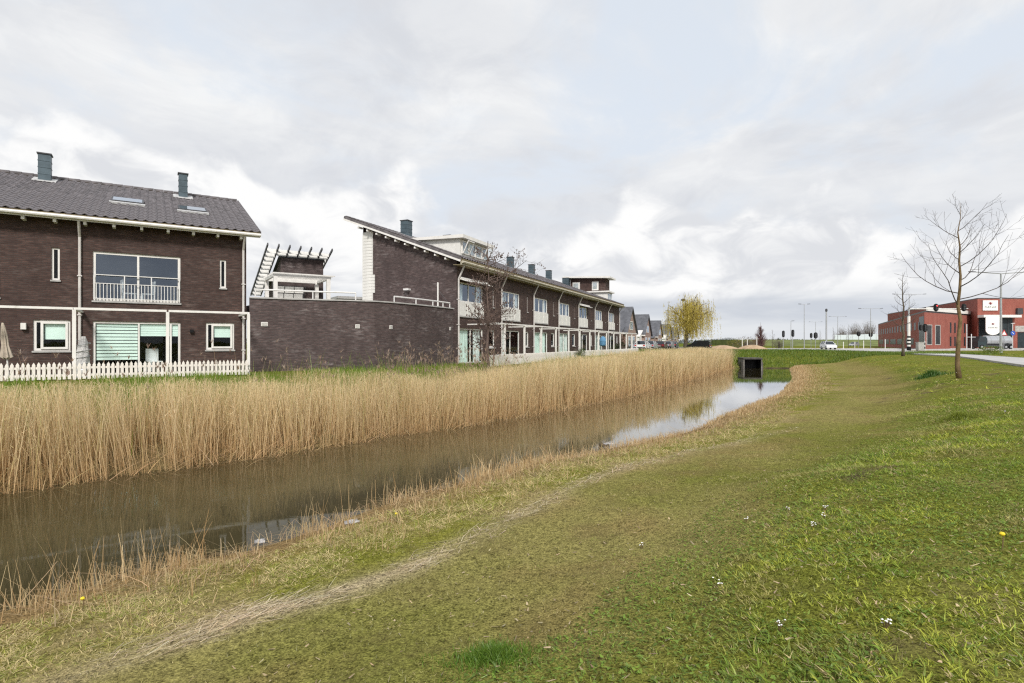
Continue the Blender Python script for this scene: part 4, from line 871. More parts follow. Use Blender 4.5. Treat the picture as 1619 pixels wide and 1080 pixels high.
for k, (s_, w_, h_) in enumerate(((33.6, 1.3, .8), (35.4, 1.6, .95), (37.6, 1.8, 1.0), (39.6, 1.4, 1.1))):
    pass

# ---- rooftop house behind the terrace: brick block under a mono-pitch roof of open rafters and white boards
ph = empty('rooftop_house', (-15.35, 35.0, G), R(33), 'brick rooftop block under open white boarded rafters, behind the curved wall', 'house')
PS = .38; PT = 7.42
pr = lambda y: PT - PS * y
mb = MB(); x0, x1, y0, y1 = 1.0, 3.72, 1.25, 7.0
mb.face((x0, y0, 0), (x1, y0, 0), (x1, y0, pr(y0) - .14), (x0, y0, pr(y0) - .14)); mb.face((x0, y1, 0), (x0, y0, 0), (x0, y0, pr(y0) - .14), (x0, y1, pr(y1) - .14))
mb.face((x1, y0, 0), (x1, y1, 0), (x1, y1, pr(y1) - .14), (x1, y0, pr(y0) - .14)); mb.face((x1, y1, 0), (x0, y1, 0), (x0, y1, pr(y1) - .14), (x1, y1, pr(y1) - .14)); mb.build('wall', M['brick_wall'], ph)
for k in range(7): x = k * .667; MB().bar((x, 0, pr(0)), (x, 7.1, pr(7.1)), .07, .16).build('rafter', M['dark_metal'], ph)
def bd(a, b, y, w):
    q = 1.25; cy, sy = math.cos(q) * w * .42, math.sin(q) * w * .42; z = pr(y) - .02; return MB().xprism([(y - cy, z - sy), (y - cy + .03, z - sy - .01), (y + cy + .03, z + sy - .01), (y + cy, z + sy)], a, b)
for k in range(12): bd(.045, .62, .75 + k * .55, .36).build('board', M['white_board'], ph)
for k in range(5):
    for y in (.70, 1.07): bd(.667 * (k + 1) + .045, .667 * (k + 2) - .045 if k < 4 else 3.95, y, .27).build('board', M['white_board'], ph)
for k in range(2): bd(3.38, 3.95, 1.5 + k * .45, .3).build('board', M['white_board'], ph)
rfp = MB(); rfp.face((x0 - .1, 1.3, pr(1.3) + .09), (x1 + .1, 1.3, pr(1.3) + .09), (x1 + .1, 7.1, pr(7.1) + .09), (x0 - .1, 7.1, pr(7.1) + .09)); rfp.face((x0 - .1, 1.3, pr(1.3) - .1), (x0 - .1, 7.1, pr(7.1) - .1), (x1 + .1, 7.1, pr(7.1) - .1), (x1 + .1, 1.3, pr(1.3) - .1)); rfp.face((x0 - .1, 1.3, pr(1.3) - .1), (x1 + .1, 1.3, pr(1.3) - .1), (x1 + .1, 1.3, pr(1.3) + .09), (x0 - .1, 1.3, pr(1.3) + .09)); rfp.build('roof', M['tile_far'], ph)
pg = empty('terrace_pergola', ph.matrix_basis @ Vector((0.05, -2.2, 2.85)), R(33), 'white square terrace pergola in front of the rooftop brick block', 'pergola')
for x in (0, 3.1):
    for y in (0, 2.9): MB().box(x - .11, x + .11, y - .11, y + .11, 0, 2.30).build('post', M['white'], pg)
MB().box(-.15, 3.25, -.08, .08, 2.302, 2.48).build('beam', M['white'], pg); MB().box(-.15, 3.25, 2.82, 2.98, 2.302, 2.48).build('beam', M['white'], pg)
for x in (-.05, 3.15): MB().box(x - .07, x + .07, .082, 2.818, 2.305, 2.475).build('side_beam', M['white'], pg)
for k in range(7): MB().box(-.2, 3.45, -.25 + k * .52, -.15 + k * .52, 2.482, 2.54).build('batten', M['white'], pg)
sc = empty('slatted_screen', ph.matrix_basis @ Vector((.55, .85, 2.85)), R(33), 'white slatted screen with dark gaps under the terrace pergola', 'screen')
for r_ in range(4):
    for c in range(3): MB().box(.02 + c * .6 - r_ * .05, .57 + c * .6 - r_ * .05, -.02, .02, 1.62 - r_ * .46, 2.02 - r_ * .46).build('panel', M['white_board'], sc)
MB().bar((1.9, 0, 2.1), (1.55, 0, 0), .06, .05).build('edge_bar', M['dark_metal'], sc); MB().box(-.05, 1.75, .03, .06, 0, 2.08).build('backing', M['dark_metal'], sc)
fr_ = empty('flat_roofed_shed', px(556, 474, 46) - Vector((0, 0, 4.4)), R(33), 'low grey flat-roofed block showing over the curved wall', 'shed'); MB().box(-1.0, 1.0, 0, 3, 0, 4.45).build('wall', M['concrete'], fr_); MB().box(-1.15, 1.15, -.15, 3.1, 4.452, 4.66).build('roof_edge', M['grey_trim'], fr_)

# ---- houses further down the street: steep slate roofs, ridges square to the canal
hs_lab = ['grey slate-roofed house next to the end of the terraced row', 'slate-roofed house with white gable, second beyond the row', 'slate-roofed house with a roof window, third beyond the row', 'small slate-roofed house fourth beyond the row', 'farthest slate-roofed house half behind the willow']
for k, (hx, hz, lab) in enumerate(zip((16.4, 24.2, 34.2, 44.2, 56.2), (80, 102, 131, 158, 191), hs_lab)):
    h = empty('street_house', (hx, hz, G), R(66), lab, 'house', 'slate-roofed houses down the street')
    wd, dp, ez, rz = 7.0, 9.0, 3.0, 6.6; mb = MB()
    mb.yprism([(0, 0), (wd, 0), (wd, ez), (wd / 2, rz - .15), (0, ez)], 0, dp); mb.build('wall', M['brick_pink'], h)
    r_ = MB()
    for s in (-1, 1):
        a = wd / 2 + s * (wd / 2 + .35); r_.face(*[(wd / 2, -.3, rz), (a, -.3, ez - .35), (a, dp + .3, ez - .35), (wd / 2, dp + .3, rz)][::s]); r_.face(*[(wd / 2, -.3, rz - .18), (a, -.3, ez - .53), (a, dp + .3, ez - .53), (wd / 2, dp + .3, rz - .18)][::-s])
        for y in (-.3, dp + .3): r_.face((wd / 2, y, rz), (a, y, ez - .35), (a, y, ez - .53), (wd / 2, y, rz - .18))
    ro = r_.build('roof', M['tile_far'], h)
    MB().box(-.42, -.32, -.3, dp + .3, ez - .55, ez - .36).build('gutter', M['white'], ro)
    if k in (1, 2): o_ = MB().box(0, .9, 0, .9, 0, .08).build('roof_window', M['lead'], ro, (1.6, 1.6, ez + (rz - ez) * .42), (0, -math.atan2(rz - ez + .35, wd / 2 + .35), 0))
    for (a, b, c, d) in ((1.2, 2.9, .2, 2.2), (4.2, 5.8, .2, 2.2), (2.4, 4.6, 3.1, 4.4)):
        w = MB().box(a, b, -.05, .04, c, d).build('window', M['white'], h); MB().box(a + .1, b - .1, -.065, -.052, c + .1, d - .1).build('pane', M['glass_sky'], w)
    for (a, b, c, d) in ((1.5, 2.6, 1.0, 2.2), (5.5, 6.6, 1.0, 2.2)):
        w = MB().box(-.05, .04, a, b, c, d).build('window', M['white'], h); MB().box(-.065, -.052, a + .1, b - .1, c + .1, d - .1).build('pane', M['glass_sky'], w)
    # lower white-gabled wing on the street side
    wg = MB(); wg.yprism([(-2.6, 0), (-.004, 0), (-.004, 3.3), (-2.6, 2.3)], .4, 4.6); wg.build('porch_wing', M['white_board'] if k in (1, 3) else M['brick_pink'], h)
    wr = MB(); wr.yprism([(-2.8, 2.26), (.0, 3.34), (.0, 3.5), (-2.8, 2.42)], .2, 4.8); wr.build('wing_roof', M['white'] if k % 2 else M['tile_far'], h)
    if k in (0, 1): MB().box(3.2, 3.8, 5.5, 6.1, rz - .5, rz + .8).build('chimney', M['brick_red'], h)

# ---- vehicles
def paint(name, col, metal=0.0):
    if name in M: return M[name]
    M[name] = pm(name, col, .25, .03, 3, metal=metal, spec=.6); return M[name]
tyre_me = MB(); tyre_me.tube([(0, -.10, 0), (0, .10, 0)], .32, 14); tyre_me = tyre_me.mesh('tyre', M['black'])
rim_me = MB(); rim_me.tube([(0, -.115, 0), (0, .115, 0)], .20, 10); rim_me = rim_me.mesh('rim', M['steel'])
def car(X, Y, z, rz, name, label, col, mat, group, L=4.2, Wd=1.74, H=1.48, van=False):
    c = empty(name, (X, Y, z), rz, label, 'van' if van else 'car', group); hl = L / 2
    if van: prof = [(-hl, .32), (-hl, 1.0), (-hl + .08, H - .05), (-hl + .3, H), (hl - 1.3, H), (hl - .75, 1.05), (hl - .1, .92), (hl, .65), (hl, .3)]
    else: prof = [(-hl, .35), (-hl, .62), (-hl + .06, .92), (-hl + .35, .95), (hl - 1.15, .95), (hl - .25, .80), (hl - .02, .62), (hl, .32)]
    ring = []; mb = MB(); n = len(prof)
    for y, sx in ((-Wd/2 + .08, .985), (-Wd/2, 1.0), (Wd/2, 1.0), (Wd/2 - .08, .985)): pass
    mb.yprism(prof, -Wd/2, Wd/2); mb.build('body', mat, c)
    if not van:
        gh = MB(); b = [(-hl + .12, .952), (-hl + .62, H - .03), (-hl + .9, H), (hl - 1.95, H), (hl - 1.65, H - .05), (hl - 1.0, .952)]
        i = 0; w0, w1 = Wd/2 - .05, Wd/2 - .24
        ys = [w0 if p[1] < 1 else w1 for p in b]
        gh.v = [(p[0], -y, p[1]) for p, y in zip(b, ys)] + [(p[0], y, p[1]) for p, y in zip(b, ys)]; m = len(b)
        gh.f = [tuple(range(m)), tuple(m + k for k in reversed(range(m)))]; gh.build('side_glass', M['black_glass'], c)
        rfm_ = MB(); rfm_.v = list(gh.v); rfm_.f = [(k + 1, k, m + k, m + k + 1) for k in (1, 2, 3)]; rfm_.v = [(a, b_ * 1.02, z_ + .012) for a, b_, z_ in rfm_.v]; rfm_.build('roof', mat, c)
        ws = MB(); ws.v = list(gh.v); ws.f = [(5, 4, m + 4, m + 5)]; ws.build('windscreen', M['black_glass'], c); rg = MB(); rg.v = list(gh.v); rg.f = [(1, 0, m, m + 1)]; rg.build('rear_window', M['black_glass'], c)
        for sgn in (-1, 1):
            pl_ = MB()
            for xa, xb in (((-hl + .12, .95), (-hl + .62, H - .03)), ((hl - 1.0, .95), (hl - 1.65, H - .05)), ((-.35, .95), (-.3, H - .02))):
                pl_.bar((xa[0], sgn * (w0 + .005), xa[1]), (xb[0], sgn * (w1 + .012), xb[1]), .05, .09)
            pl_.build('pillar', mat, c); MB().box(hl - 1.25, hl - 1.05, sgn * (Wd/2 + .02) - .07, sgn * (Wd/2 + .02) + .07, .98, 1.1).build('mirror', mat, c)
    else:
        MB().box(hl - 1.6, hl - 1.25, -Wd/2 - .004, Wd/2 + .004, 1.1, H - .12).build('side_window', M['black_glass'], c); MB().box(-hl - .005, -hl + .02, -Wd/2 + .12, Wd/2 - .12, 1.05, H - .12).build('rear_window', M['black_glass'], c)
    for x in (-hl + .8, hl - .85):
        for y in (-Wd/2 + .09, Wd/2 - .09): w = link('wheel', tyre_me, c, (x, y, .32)); link('rim', rim_me, w)
    for y in (-Wd/2 + .25, Wd/2 - .25):
        MB().box(hl - .14, hl + .01, y - .17, y + .17, .60, .74).build('headlight', M['rail'], c); MB().box(-hl - .012, -hl + .06, y - .13, y + .13, .66, .86).build('tail_light', M['red_paint'], c)
    MB().box(-hl - .03, -hl + .04, -Wd/2 + .05, Wd/2 - .05, .30, .5).build('bumper', M['black'], c); MB().box(-hl - .034, -hl - .004, -.26, .26, .55, .66).build('number_plate', M['sign_white'], c)
    return c
M['black_glass'] = pm('dark_car_glass', (.02, .025, .03), .08, .1, 3, spec=.8)
g1 = 'cars parked along the far end of the street'
SZ = 1.62
car(20.4, 87, SZ, R(66), 'parked_car', 'white hatchback, nearest in the row of parked cars beyond the terrace', 0, paint('white_car', (.75, .76, .78)), g1)
car(23.6, 94.5, SZ, R(66), 'parked_car', 'silver car parked directly behind the white hatchback', 0, paint('silver_car', (.5, .52, .55), .4), g1)
car(27.2, 101.5, SZ, R(66), 'parked_car', 'dark red car parked in the middle of the row', 0, paint('red_car', (.16, .03, .04)), g1)
car(30.6, 109, SZ, R(66), 'parked_car', 'pale grey car parked beyond the dark red one', 0, paint('grey_car', (.38, .40, .42), .3), g1)
car(33.6, 116, SZ, R(66), 'parked_car', 'dark car parked in front of the willow trunk', 0, paint('dark_car', (.03, .035, .045)), g1)
car(30.4, 90.5, SZ - .05, R(150), 'dark_van', 'black van parked to the right of the willow trunk', 0, paint('black_car', (.012, .012, .014)), None, 3.6, 1.8, 1.55, True)
car(gx(1310, 105), 105, 1.565, R(258), 'moving_car', 'white car driving across the road behind the thick single pole', 0, M['white_car'], None, 4.0, 1.72, 1.52)
car(120.5, 196, 1.56, R(215), 'moving_car', 'small silver car driving below the green embankment', 0, M['silver_car'], None)

# ---- red brick brewery-like hall on the right, in three volumes
hall = empty('red_brick_hall', (101.2, 121.0, 1.5), 0, 'large red brick hall with white signs, long windowed wing and glazed entrance', 'building')
def hp(x, y): return (x - 101.2, y - 121.0)
def wpx(x, Z): return hp(gx(x, Z), Z)
wing = [wpx(1462, 110), wpx(1539, 125.7), (wpx(1539, 125.7)[0] + 40, wpx(1539, 125.7)[1] + 76), wpx(1389, 188)]
WH = 7.35
def wallpoly(mb, a, b, z0, z1): mb.face((*a, z0), (*b, z0), (*b, z1), (*a, z1))
mb = MB(); mb.prism(wing, 0, WH); mb.build('office_wing', M['brick_red'], hall)
MB().prism([(p[0] * 1.0, p[1]) for p in wing], WH + .002, WH + .3).build('roof_edge', M['dark_metal'], hall)
hb = [hp(101.2, 121), hp(101.2 + 60, 121 + .5), hp(101.2 + 84, 121 + 66), hp(101.2 + 25, 121 + 66)]
MB().prism(hb, 0, 10.85).build('main_hall', M['brick_red'], hall); MB().prism([(p[0], p[1]) for p in hb], 10.852, 11.05).build('roof_edge', M['dark_metal'], hall)
def on_edge(a, b, f0, f1, out):
    a = Vector((*a, 0)); b = Vector((*b, 0)); t = (b - a).normalized(); n = Vector((t.y, -t.x, 0)); L = (b - a).length
    return a + t * L * f0, a + t * L * f1, n * out
def edge_panel(a, b, f0, f1, z0, z1, mat, name, th=.05, par=hall):
    p, q, n = on_edge(a, b, f0, f1, th); m = MB(); i = [(p.x, p.y), (q.x, q.y)]
    m.prism([(p.x + n.x, p.y + n.y), (q.x + n.x, q.y + n.y), (q.x - n.x * .0, q.y - n.y * .0), (p.x, p.y)], z0, z1); return m.build(name, mat, par)
M['dark_glass'] = pm('dark_glazing', (.03, .04, .045), .35, .3, 1, spec=.25)
A_, B_ = wing[3], wing[0]
for k in range(15):                                          # upper windows of the long wing
    f = .05 + k * .062; edge_panel(A_, B_, f, f + .026, 4.0, 5.6, M['dark_glass'], 'window', .03)
for k in range(5): edge_panel(A_, B_, .04 + k * .17, .17 + k * .17, .9, 2.3, M['dark_glass'], 'window', .03)
edge_panel(A_, B_, .93, .995, .2, 6.6, M['dark_glass'], 'stair_glazing', .03)
A_, B_ = wing[0], wing[1]
edge_panel(A_, B_, .03, .995, WH + .302, WH + 1.05, M['white_board'], 'white_roof_edge', .25)
for f in (.05, .21): edge_panel(A_, B_, f, f + .08, 1.0, 4.8, M['dark_glass'], 'tall_window', .03); edge_panel(A_, B_, f - .012, f + .092, .85, 4.95, M['concrete'], 'window_surround', .02)
for f in (.49, .58, .79):
    edge_panel(A_, B_, f, f + .03, 3.4, 5.6, M['dark_glass'], 'slit_window', .03); edge_panel(A_, B_, f, f + .03, .6, 2.6, M['dark_glass'], 'slit_window', .03)
A_, B_ = hb[0], hb[1]
W_px = lambda x: ((x - 810) / F * 121.1 - 101.2) / 60
edge_panel(A_, B_, .004, W_px(1601), .3, 6.7, M['dark_glass'], 'entrance_glazing', .04)
for x in (1548, 1556, 1585, 1593): edge_panel(A_, B_, W_px(x), W_px(x + .8), .3, 6.6, M['dark_metal'], 'mullion', .09)
edge_panel(A_, B_, .0, W_px(1605), 6.75, 7.3, M['white'], 'canopy', 1.6)
edge_panel(A_, B_, W_px(1609), W_px(1640), .2, 3.6, M['dark_glass'], 'loading_door', .04); edge_panel(A_, B_, W_px(1605), W_px(1645), 3.7, 5.0, M['concrete'], 'lintel', .06); edge_panel(A_, B_, W_px(1606), W_px(1614.5), 7.5, 8.8, M['dark_metal'], 'ventilation_box', .5)
MB().box(0, 1, 0, 1, 0, 1)
def letterbars(par, cx, y, cz, n, h, gap):
    for k in range(n):
        x = cx + (k - (n - 1) / 2) * gap; m = MB(); m.box(x - gap * .30, x - gap * .14, y - .02, y, cz - h / 2, cz + h / 2)
        if k % 3 != 1: m.box(x - gap * .14, x + gap * .22, y - .02, y, cz + h * .30, cz + h / 2)
        if k % 2 == 0: m.box(x - gap * .14, x + gap * .18, y - .02, y, cz - h * .08, cz + h * .12)
        if k % 3: m.box(x + gap * .12, x + gap * .26, y - .02, y, cz - h / 2, cz + h * .1)
        m.build('letter', M['sign_green'], par)
def emblem(par, cx, y, cz, r):
    m = MB(); pts = []
    for k in range(5):
        a = math.pi * (k / 4); m.yprism([(cx, cz - r * .3), (cx + r * .95 * math.cos(a) - r * .28 * math.sin(a), cz + r * .5 * math.sin(a) - .02), (cx + r * 1.15 * math.cos(a), cz + r * .85 * math.sin(a)), (cx + r * .95 * math.cos(a) + r * .28 * math.sin(a), cz + r * .5 * math.sin(a) + .02)], y - .03 - k * .003, y)
    m.tubez([(cx, y - .02, cz - r * .35), (cx, y - .02, cz + r * .3)], [r * .5, r * .2], 10); m.build('emblem', M['sign_red'], par)
s1 = empty('wall_sign', hall.location + Vector((gx(1566, 120.9) - 101.2, -.12, EYE - 1.5 + 59 / F * 121)), 0, 'white rectangular sign with dark red flower emblem high on the red hall', 'sign')
MB().box(-1.62, 1.62, -.08, .08, -1.1, 1.1).build('board', M['sign_white'], s1); emblem(s1, 0, -.082, .42, .42); letterbars(s1, 0, -.082, -.38, 7, .42, .38)
s2 = empty('wall_sign', hall.location + Vector((gx(1570, 119.3) - 101.2, -1.72, EYE - 1.5 + 27 / F * 119.3)), 0, 'white shield-shaped sign hanging in front of the glazed entrance', 'sign')
mb = MB(); pts = [(-1.55, 1.9), (-1.55, -.9)] + [(-1.55 * math.cos(a), -.9 - 1.1 * math.sin(a)) for a in [k * math.pi / 10 for k in range(1, 10)]] + [(1.55, -.9), (1.55, 1.9)]; mb.yprism(pts, -.06, .06); mb.build('shield', M['sign_white'], s2); emblem(s2, 0, -.062, .35, .32); letterbars(s2, 0, -.062, -.42, 6, .32, .34)
# tank lorry in front of the entrance
tk = empty('tank_lorry', (gx(1576, 113), 113, 1.5), R(4), 'polished silver tank lorry parked before the glazed entrance', 'lorry')
m = MB(); m.tube([(-3.0, 0, 1.75), (-2.85, 0, 1.75), (2.5, 0, 1.75), (2.65, 0, 1.75)], [.75, .98, .98, .75], 20); m.build('tank', M['tanker'], tk, smooth=False)
for x in (-2.0, -.6, .8, 2.0): m = MB(); m.tube([(x - .04, 0, 1.75), (x + .04, 0, 1.75)], 1.0, 20); m.build('band', M['steel'], tk)
m = MB(); m.yprism([(-5.0, .4), (-3.2, .4), (-3.2, 2.6), (-4.6, 2.6), (-5.0, 1.5)], -1.05, 1.05); m.build('cab', paint('dark_cab', (.025, .04, .045)), tk); MB().box(-4.7, -3.5, -1.06, 1.06, 1.55, 2.3).build('cab_window', M['black_glass'], tk)
MB().box(-3.2, 2.7, -.9, .9, .55, .8).build('chassis', M['dark_metal'], tk)
for x in (-4.2, 1.0, 2.1):
    for y in (-.95, .95): w = MB().tube([(0, -.14, 0), (0, .14, 0)], .46, 14).build('wheel', M['black'], tk, (x, y, .46)); MB().tube([(0, -.15, 0), (0, .15, 0)], .24, 10).build('rim', M['steel'], w)

# ---- street lamps, signals, signs, cabinet
def lamp(xp, Z, ytop, arm, label, two=True, r=.075, z0=1.5, head=.55, rise=.02, group='street lamps along the road'):
    H_ = EYE + (HZ - ytop) / F * Z - z0; l = empty('street_lamp', (gx(xp, Z), Z, z0), 0, label, 'street lamp', group)
    MB().tube([(0, 0, 0), (0, 0, H_ * .45), (0, 0, H_)], [r * 1.25, r, r * .7], 8).build('pole', M['steel'], l)
    for s in ((-1, 1) if two else (1,)):
        MB().tube([(0, 0, H_ - .02), (s * arm * .98, 0, H_ + arm * rise)], r * .45, 6).build('arm', M['steel'], l)
        m = MB(); m.bar((s * (arm - head * .2), 0, H_ + arm * rise), (s * (arm + head * .8), 0, H_ + arm * rise + .03), .22, .10); m.build('lamp_head', M['dark_metal'], l)
    return l
lamp(1272, 116, 481.5, .75, 'twin-headed street lamp left of the thick single pole', rise=.12)
lamp(1377, 130, 488, 2.4, 'wide twin-armed street lamp near the left end of the red building')
lamp(1325, 190, 500.5, 2.6, 'faint wide twin-armed street lamp behind the driving white car', r=.09)
lamp(1290, 240, 509, 2.4, 'most distant twin-armed street lamp over the traffic lights', r=.09)
lamp(1251, 130, 507.5, .3, 'small single-headed street lamp between two tall traffic lights', two=False, rise=.0)
lamp(1583, 72, 432.5, 3.5, 'tall twin-armed street lamp in front of the white signs', r=.13, rise=.06, head=.8)
lamp(1438, 118, 465.5, 3.1, 'twin-armed street lamp above the striped mast, behind the slim bare tree', r=.09)
lamp(1066, 108, 510, .2, 'slim street lamp beside the willow, among the slate-roofed houses', two=False, z0=1.6, head=.3)
bp = empty('camera_pole', (gx(1307, 110), 110, 1.5), 0, 'thick single grey pole with dark cap in front of the white car', 'pole'); H_ = EYE + (542 - 493) / F * 110 - 1.5; MB().tube([(0, 0, 0), (0, 0, H_)], [.17, .13], 8).build('pole', M['steel'], bp); MB().tube([(0, 0, H_), (0, 0, H_ + .15), (0, 0, H_ + .5), (0, 0, H_ + .62)], [.12, .22, .2, .1], 10).build('camera_head', M['dark_metal'], bp)
def sighead(par, x, z, w, h, lit=None, y=0.0):
    b = MB(); n = 10; r = w / 2
    pts = [(x + r * math.cos(a), z + h/2 - r + r * math.sin(a)) for a in [math.pi * k / n for k in range(n + 1)]] + [(x + r * math.cos(a), z - h/2 + r + r * math.sin(a)) for a in [math.pi + math.pi * k / n for k in range(n + 1)]]
    b.yprism(pts, y - .02, y + .02); bb = b.build('backing_board', M['black'], par)
    MB().box(x - w * .2, x + w * .2, y - .26, y - .021, z - h * .36, z + h * .36).build('signal_box', M['dark_metal'], par)
    for k in range(3):
        zz = z + (1 - k) * h * .23; m = MB(); m.tube([(x, y - .262, zz), (x, y - .285, zz)], w * .12, 12); m.build('lens', M['red_light'] if lit == k else M['black'], par)
def signal(xp, Z, yc, w, h, label, z0=1.5, lit=None, name='traffic_light', group='traffic lights at the crossing'):
    s = empty(name, (gx(xp, Z), Z, z0), 0, label, 'traffic light', group); zc = EYE + (HZ - yc) / F * Z - z0
    MB().tube([(0, .06, 0), (0, .06, zc + h * .4)], .055, 8).build('pole', M['steel'], s); sighead(s, 0, zc, w, h, lit, -.02); return s
signal(1239, 112, 528, .55, 1.35, 'leftmost tall black traffic light on a slim pole')
signal(1254, 112, 527, .6, 1.45, 'tall black traffic light in line with the small single-headed lamp')
signal(1283, 120, 530.5, .55, 1.1, 'narrow black traffic light left of a broader one')
signal(1290, 118, 530.5, .85, 1.35, 'broad black traffic light, right one of the close pair')
signal(1358, 150, 528, 1.1, 1.3, 'dark broad traffic light in front of the white barrier')
signal(1377, 150, 529.5, 1.15, 1.2, 'dark traffic light nearest the left end of the red building')
# gantry: striped mast with an arm over the road
gt = empty('signal_gantry', (gx(1437.5, 90), 90, 1.5), 0, 'white signal gantry with striped mast foot and two signals on its arm', 'signal gantry'); gz = EYE + (542 - 488.5) / F * 90 - 1.5
MB().tube([(0, 0, .0), (0, 0, .7)], .30, 12).build('dark_foot', M['black'], gt)
for k in range(6): MB().tube([(0, 0, .70 + k * .28), (0, 0, .98 + k * .28)], .24, 12).build('stripe', M['white'] if k % 2 == 0 else M['black'], gt)
MB().tube([(0, 0, 2.38), (0, 0, gz - 1.2)], .21, 12).build('mast', M['white'], gt); MB().tube([(0, 0, gz - 1.2), (0, 0, gz + .25)], .13, 10).build('upper_mast', M['steel'], gt)
al = gx(1531, 90) - gx(1437.5, 90); MB().tube([(0, 0, gz), (al, 0, gz + .05)], [.09, .06], 8).build('arm', M['rail'], gt)
for xp, lit in ((1479.5, 0), (1523.5, None)): sighead(gt, gx(xp, 90) - gx(1437.5, 90), gz + .22, .82, 1.25, lit, -.12)
s = signal(1463, 84, 518.5, .8, 1.25, 'traffic light on a striped post beside the grey cabinet', lit=None)
for k in range(5): MB().tube([(0, .06, .15 + k * .3), (0, .06, .30 + k * .3)], .09, 8).build('stripe', M['white'] if k % 2 == 0 else M['black'], s)
for dx in (-1,): sighead(s, -.55, EYE + (542 - 518) / F * 84 - 1.5, .5, .9, None, .15)
cb = empty('utility_cabinet', (gx(1456, 86), 86, 1.5), R(8), 'pale grey metal utility cabinet beside the striped signal post', 'cabinet'); MB().box(-.62, .62, -.25, .25, .08, 1.35).build('body', M['concrete'], cb); MB().box(-.66, .66, -.29, .29, 1.352, 1.42).build('lid', M['grey_trim'], cb); MB().box(-.6, .6, -.24, .24, 0, .078).build('plinth', M['plinth'], cb)
for x in (-.3, .3): MB().box(x - .27, x + .27, -.268, -.252, .15, 1.28).build('door', M['grey_trim'], cb)
ts = empty('warning_sign', (gx(1588, 100), 100, 1.5), 0, 'red and white triangular road sign in front of the tank lorry', 'road sign'); zc = EYE + (542 - 526) / F * 100 - 1.5
MB().tube([(0, .05, 0), (0, .05, zc + .4)], .05, 8).build('post', M['steel'], ts); m = MB(); m.yprism([(-.62, zc - .5), (.62, zc - .5), (0, zc + .55)], -.02, .02); m.build('plate', M['red_paint'], ts); m = MB(); m.yprism([(-.38, zc - .37), (.38, zc - .37), (0, zc + .27)], -.035, -.021); m.build('plate_centre', M['sign_white'], ts)
ms = empty('direction_sign', (gx(1602, 100), 100, 1.5), 0, 'round blue road sign at the right end of the tank lorry', 'road sign'); MB().tube([(0, .05, 0), (0, .05, zc + 1.6)], .05, 8).build('post', M['rail'], ms); m = MB(); m.tube([(0, -.02, zc - .1), (0, .02, zc - .1)], .42, 18); m.build('plate', M['blue_paint'], ms); m = MB(); m.bar((-.2, -.03, zc + .08), (.15, -.03, zc - .25), .05, .08); m.build('arrow', M['sign_white'], ms); m = MB(); m.bar((-.3, 0, zc + 1.65), (.3, 0, zc + 1.7), .2, .1); m.build('lamp_head', M['rail'], ms)
fw = empty('white_frame_gate', (gx(1529, 108), 108, 1.5), 0, 'thin white pipe gate frame before the red wall', 'gate frame')
for x in (0, .9): MB().tube([(x, 0, 0), (x, 0, 4.9 if x == 0 else 3.0)], .07, 8).build('post', M['rail'], fw)
MB().tube([(0, 0, 2.4), (1.7, 0, 2.4)], .05, 6).build('bar', M['rail'], fw)
bo = [(1174, 96, 536), (1182, 98, 537), (1197, 94, 533), (1400, 112, 537), (1366, 115, 539), (1334, 115, 541), (1352, 118, 541)]
labs = ['pale wooden post left of the earth mound', 'short pinkish post beside the earth mound', 'tallest pale post behind the earth mound', 'white roadside post nearest the red building wing', 'white roadside post below the white barrier', 'white roadside post right of the driving white car', 'thin white roadside post between two others']
for (xp, Z, yt), lab in zip(bo, labs):
    z_ = 1.5; p = empty('marker_post', (gx(xp, Z), Z, z_), 0, lab, 'post', 'pale marker posts near the road'); ht = EYE + (542 - yt) / F * Z - z_; MB().tube([(0, 0, 0), (0, 0, ht)], .065, 8).build('post_shaft', M['white'], p); MB().tube([(0, 0, ht), (0, 0, ht + .08)], [.07, .03], 8).build('cap', M['white'], p)

# ---- embankment with pale barrier, earth mound, culvert
m = MB(); m.xprism([(210, 1.0), (238, 4.15), (262, 4.15), (290, 1.0)], 95, 420); eo = m.build('embankment', pm('embankment_grass', (.13, .155, .04), .95, .35, .25, bump=.4)); eo['kind'] = 'structure'
ba = empty('noise_barrier', (gx(1320, 240), 240, 4.15), 0, 'pale translucent panel barrier along the top of the green embankment', 'barrier')
for k in range(9): MB().box(k * 2.6 + .05, k * 2.6 + 2.55, -.05, .05, 0, 2.0 + .07 * min(k, 5)).build('panel', pm('pale_barrier', (.62, .68, .72), .4, .05, 1) if k == 0 else ba.children[0].data.materials[0], ba)
for k in range(10): MB().box(k * 2.6 - .05, k * 2.6 + .05, -.09, .09, 0, 2.45).build('barrier_post', M['steel'], ba)
def mound(name, c, rx, ry, h, mat, label, cat):
    n, q = 28, 8; mb = MB()
    for j in range(q + 1):
        t = j / q
        for k in range(n):
            a = 2 * math.pi * k / n; f = 1 + .13 * math.sin(3 * a + 1) + .07 * math.sin(7 * a); r_ = (1 - t) * f
            mb.v.append((rx * r_ * math.cos(a), ry * r_ * math.sin(a), h * (1 - (1 - t) ** 1.9) - .05 + (.03 * math.sin(9 * a + 5 * t))))
    for j in range(q):
        for k in range(n): mb.f.append((j*n + k, j*n + (k+1) % n, (j+1)*n + (k+1) % n, (j+1)*n + k))
    o = mb.build(name, mat, None, c, smooth=True); tag(o, label, cat); return o
mound('earth_mound', (gx(1190, 92), 92, 1.45), 2.9, 3.2, 1.05, M['sand'], 'bare tan earth mound beyond the culvert', 'mound')
mound('earth_mound', (gx(1143, 100), 100, 1.5), 3.2, 3, .9, M['sand'], 'low straw-coloured heap right of the willow', 'mound')
cu = empty('culvert', (26.2, 60.75, 0), R(-4), 'dark concrete box culvert where the canal meets the far bank', 'culvert')
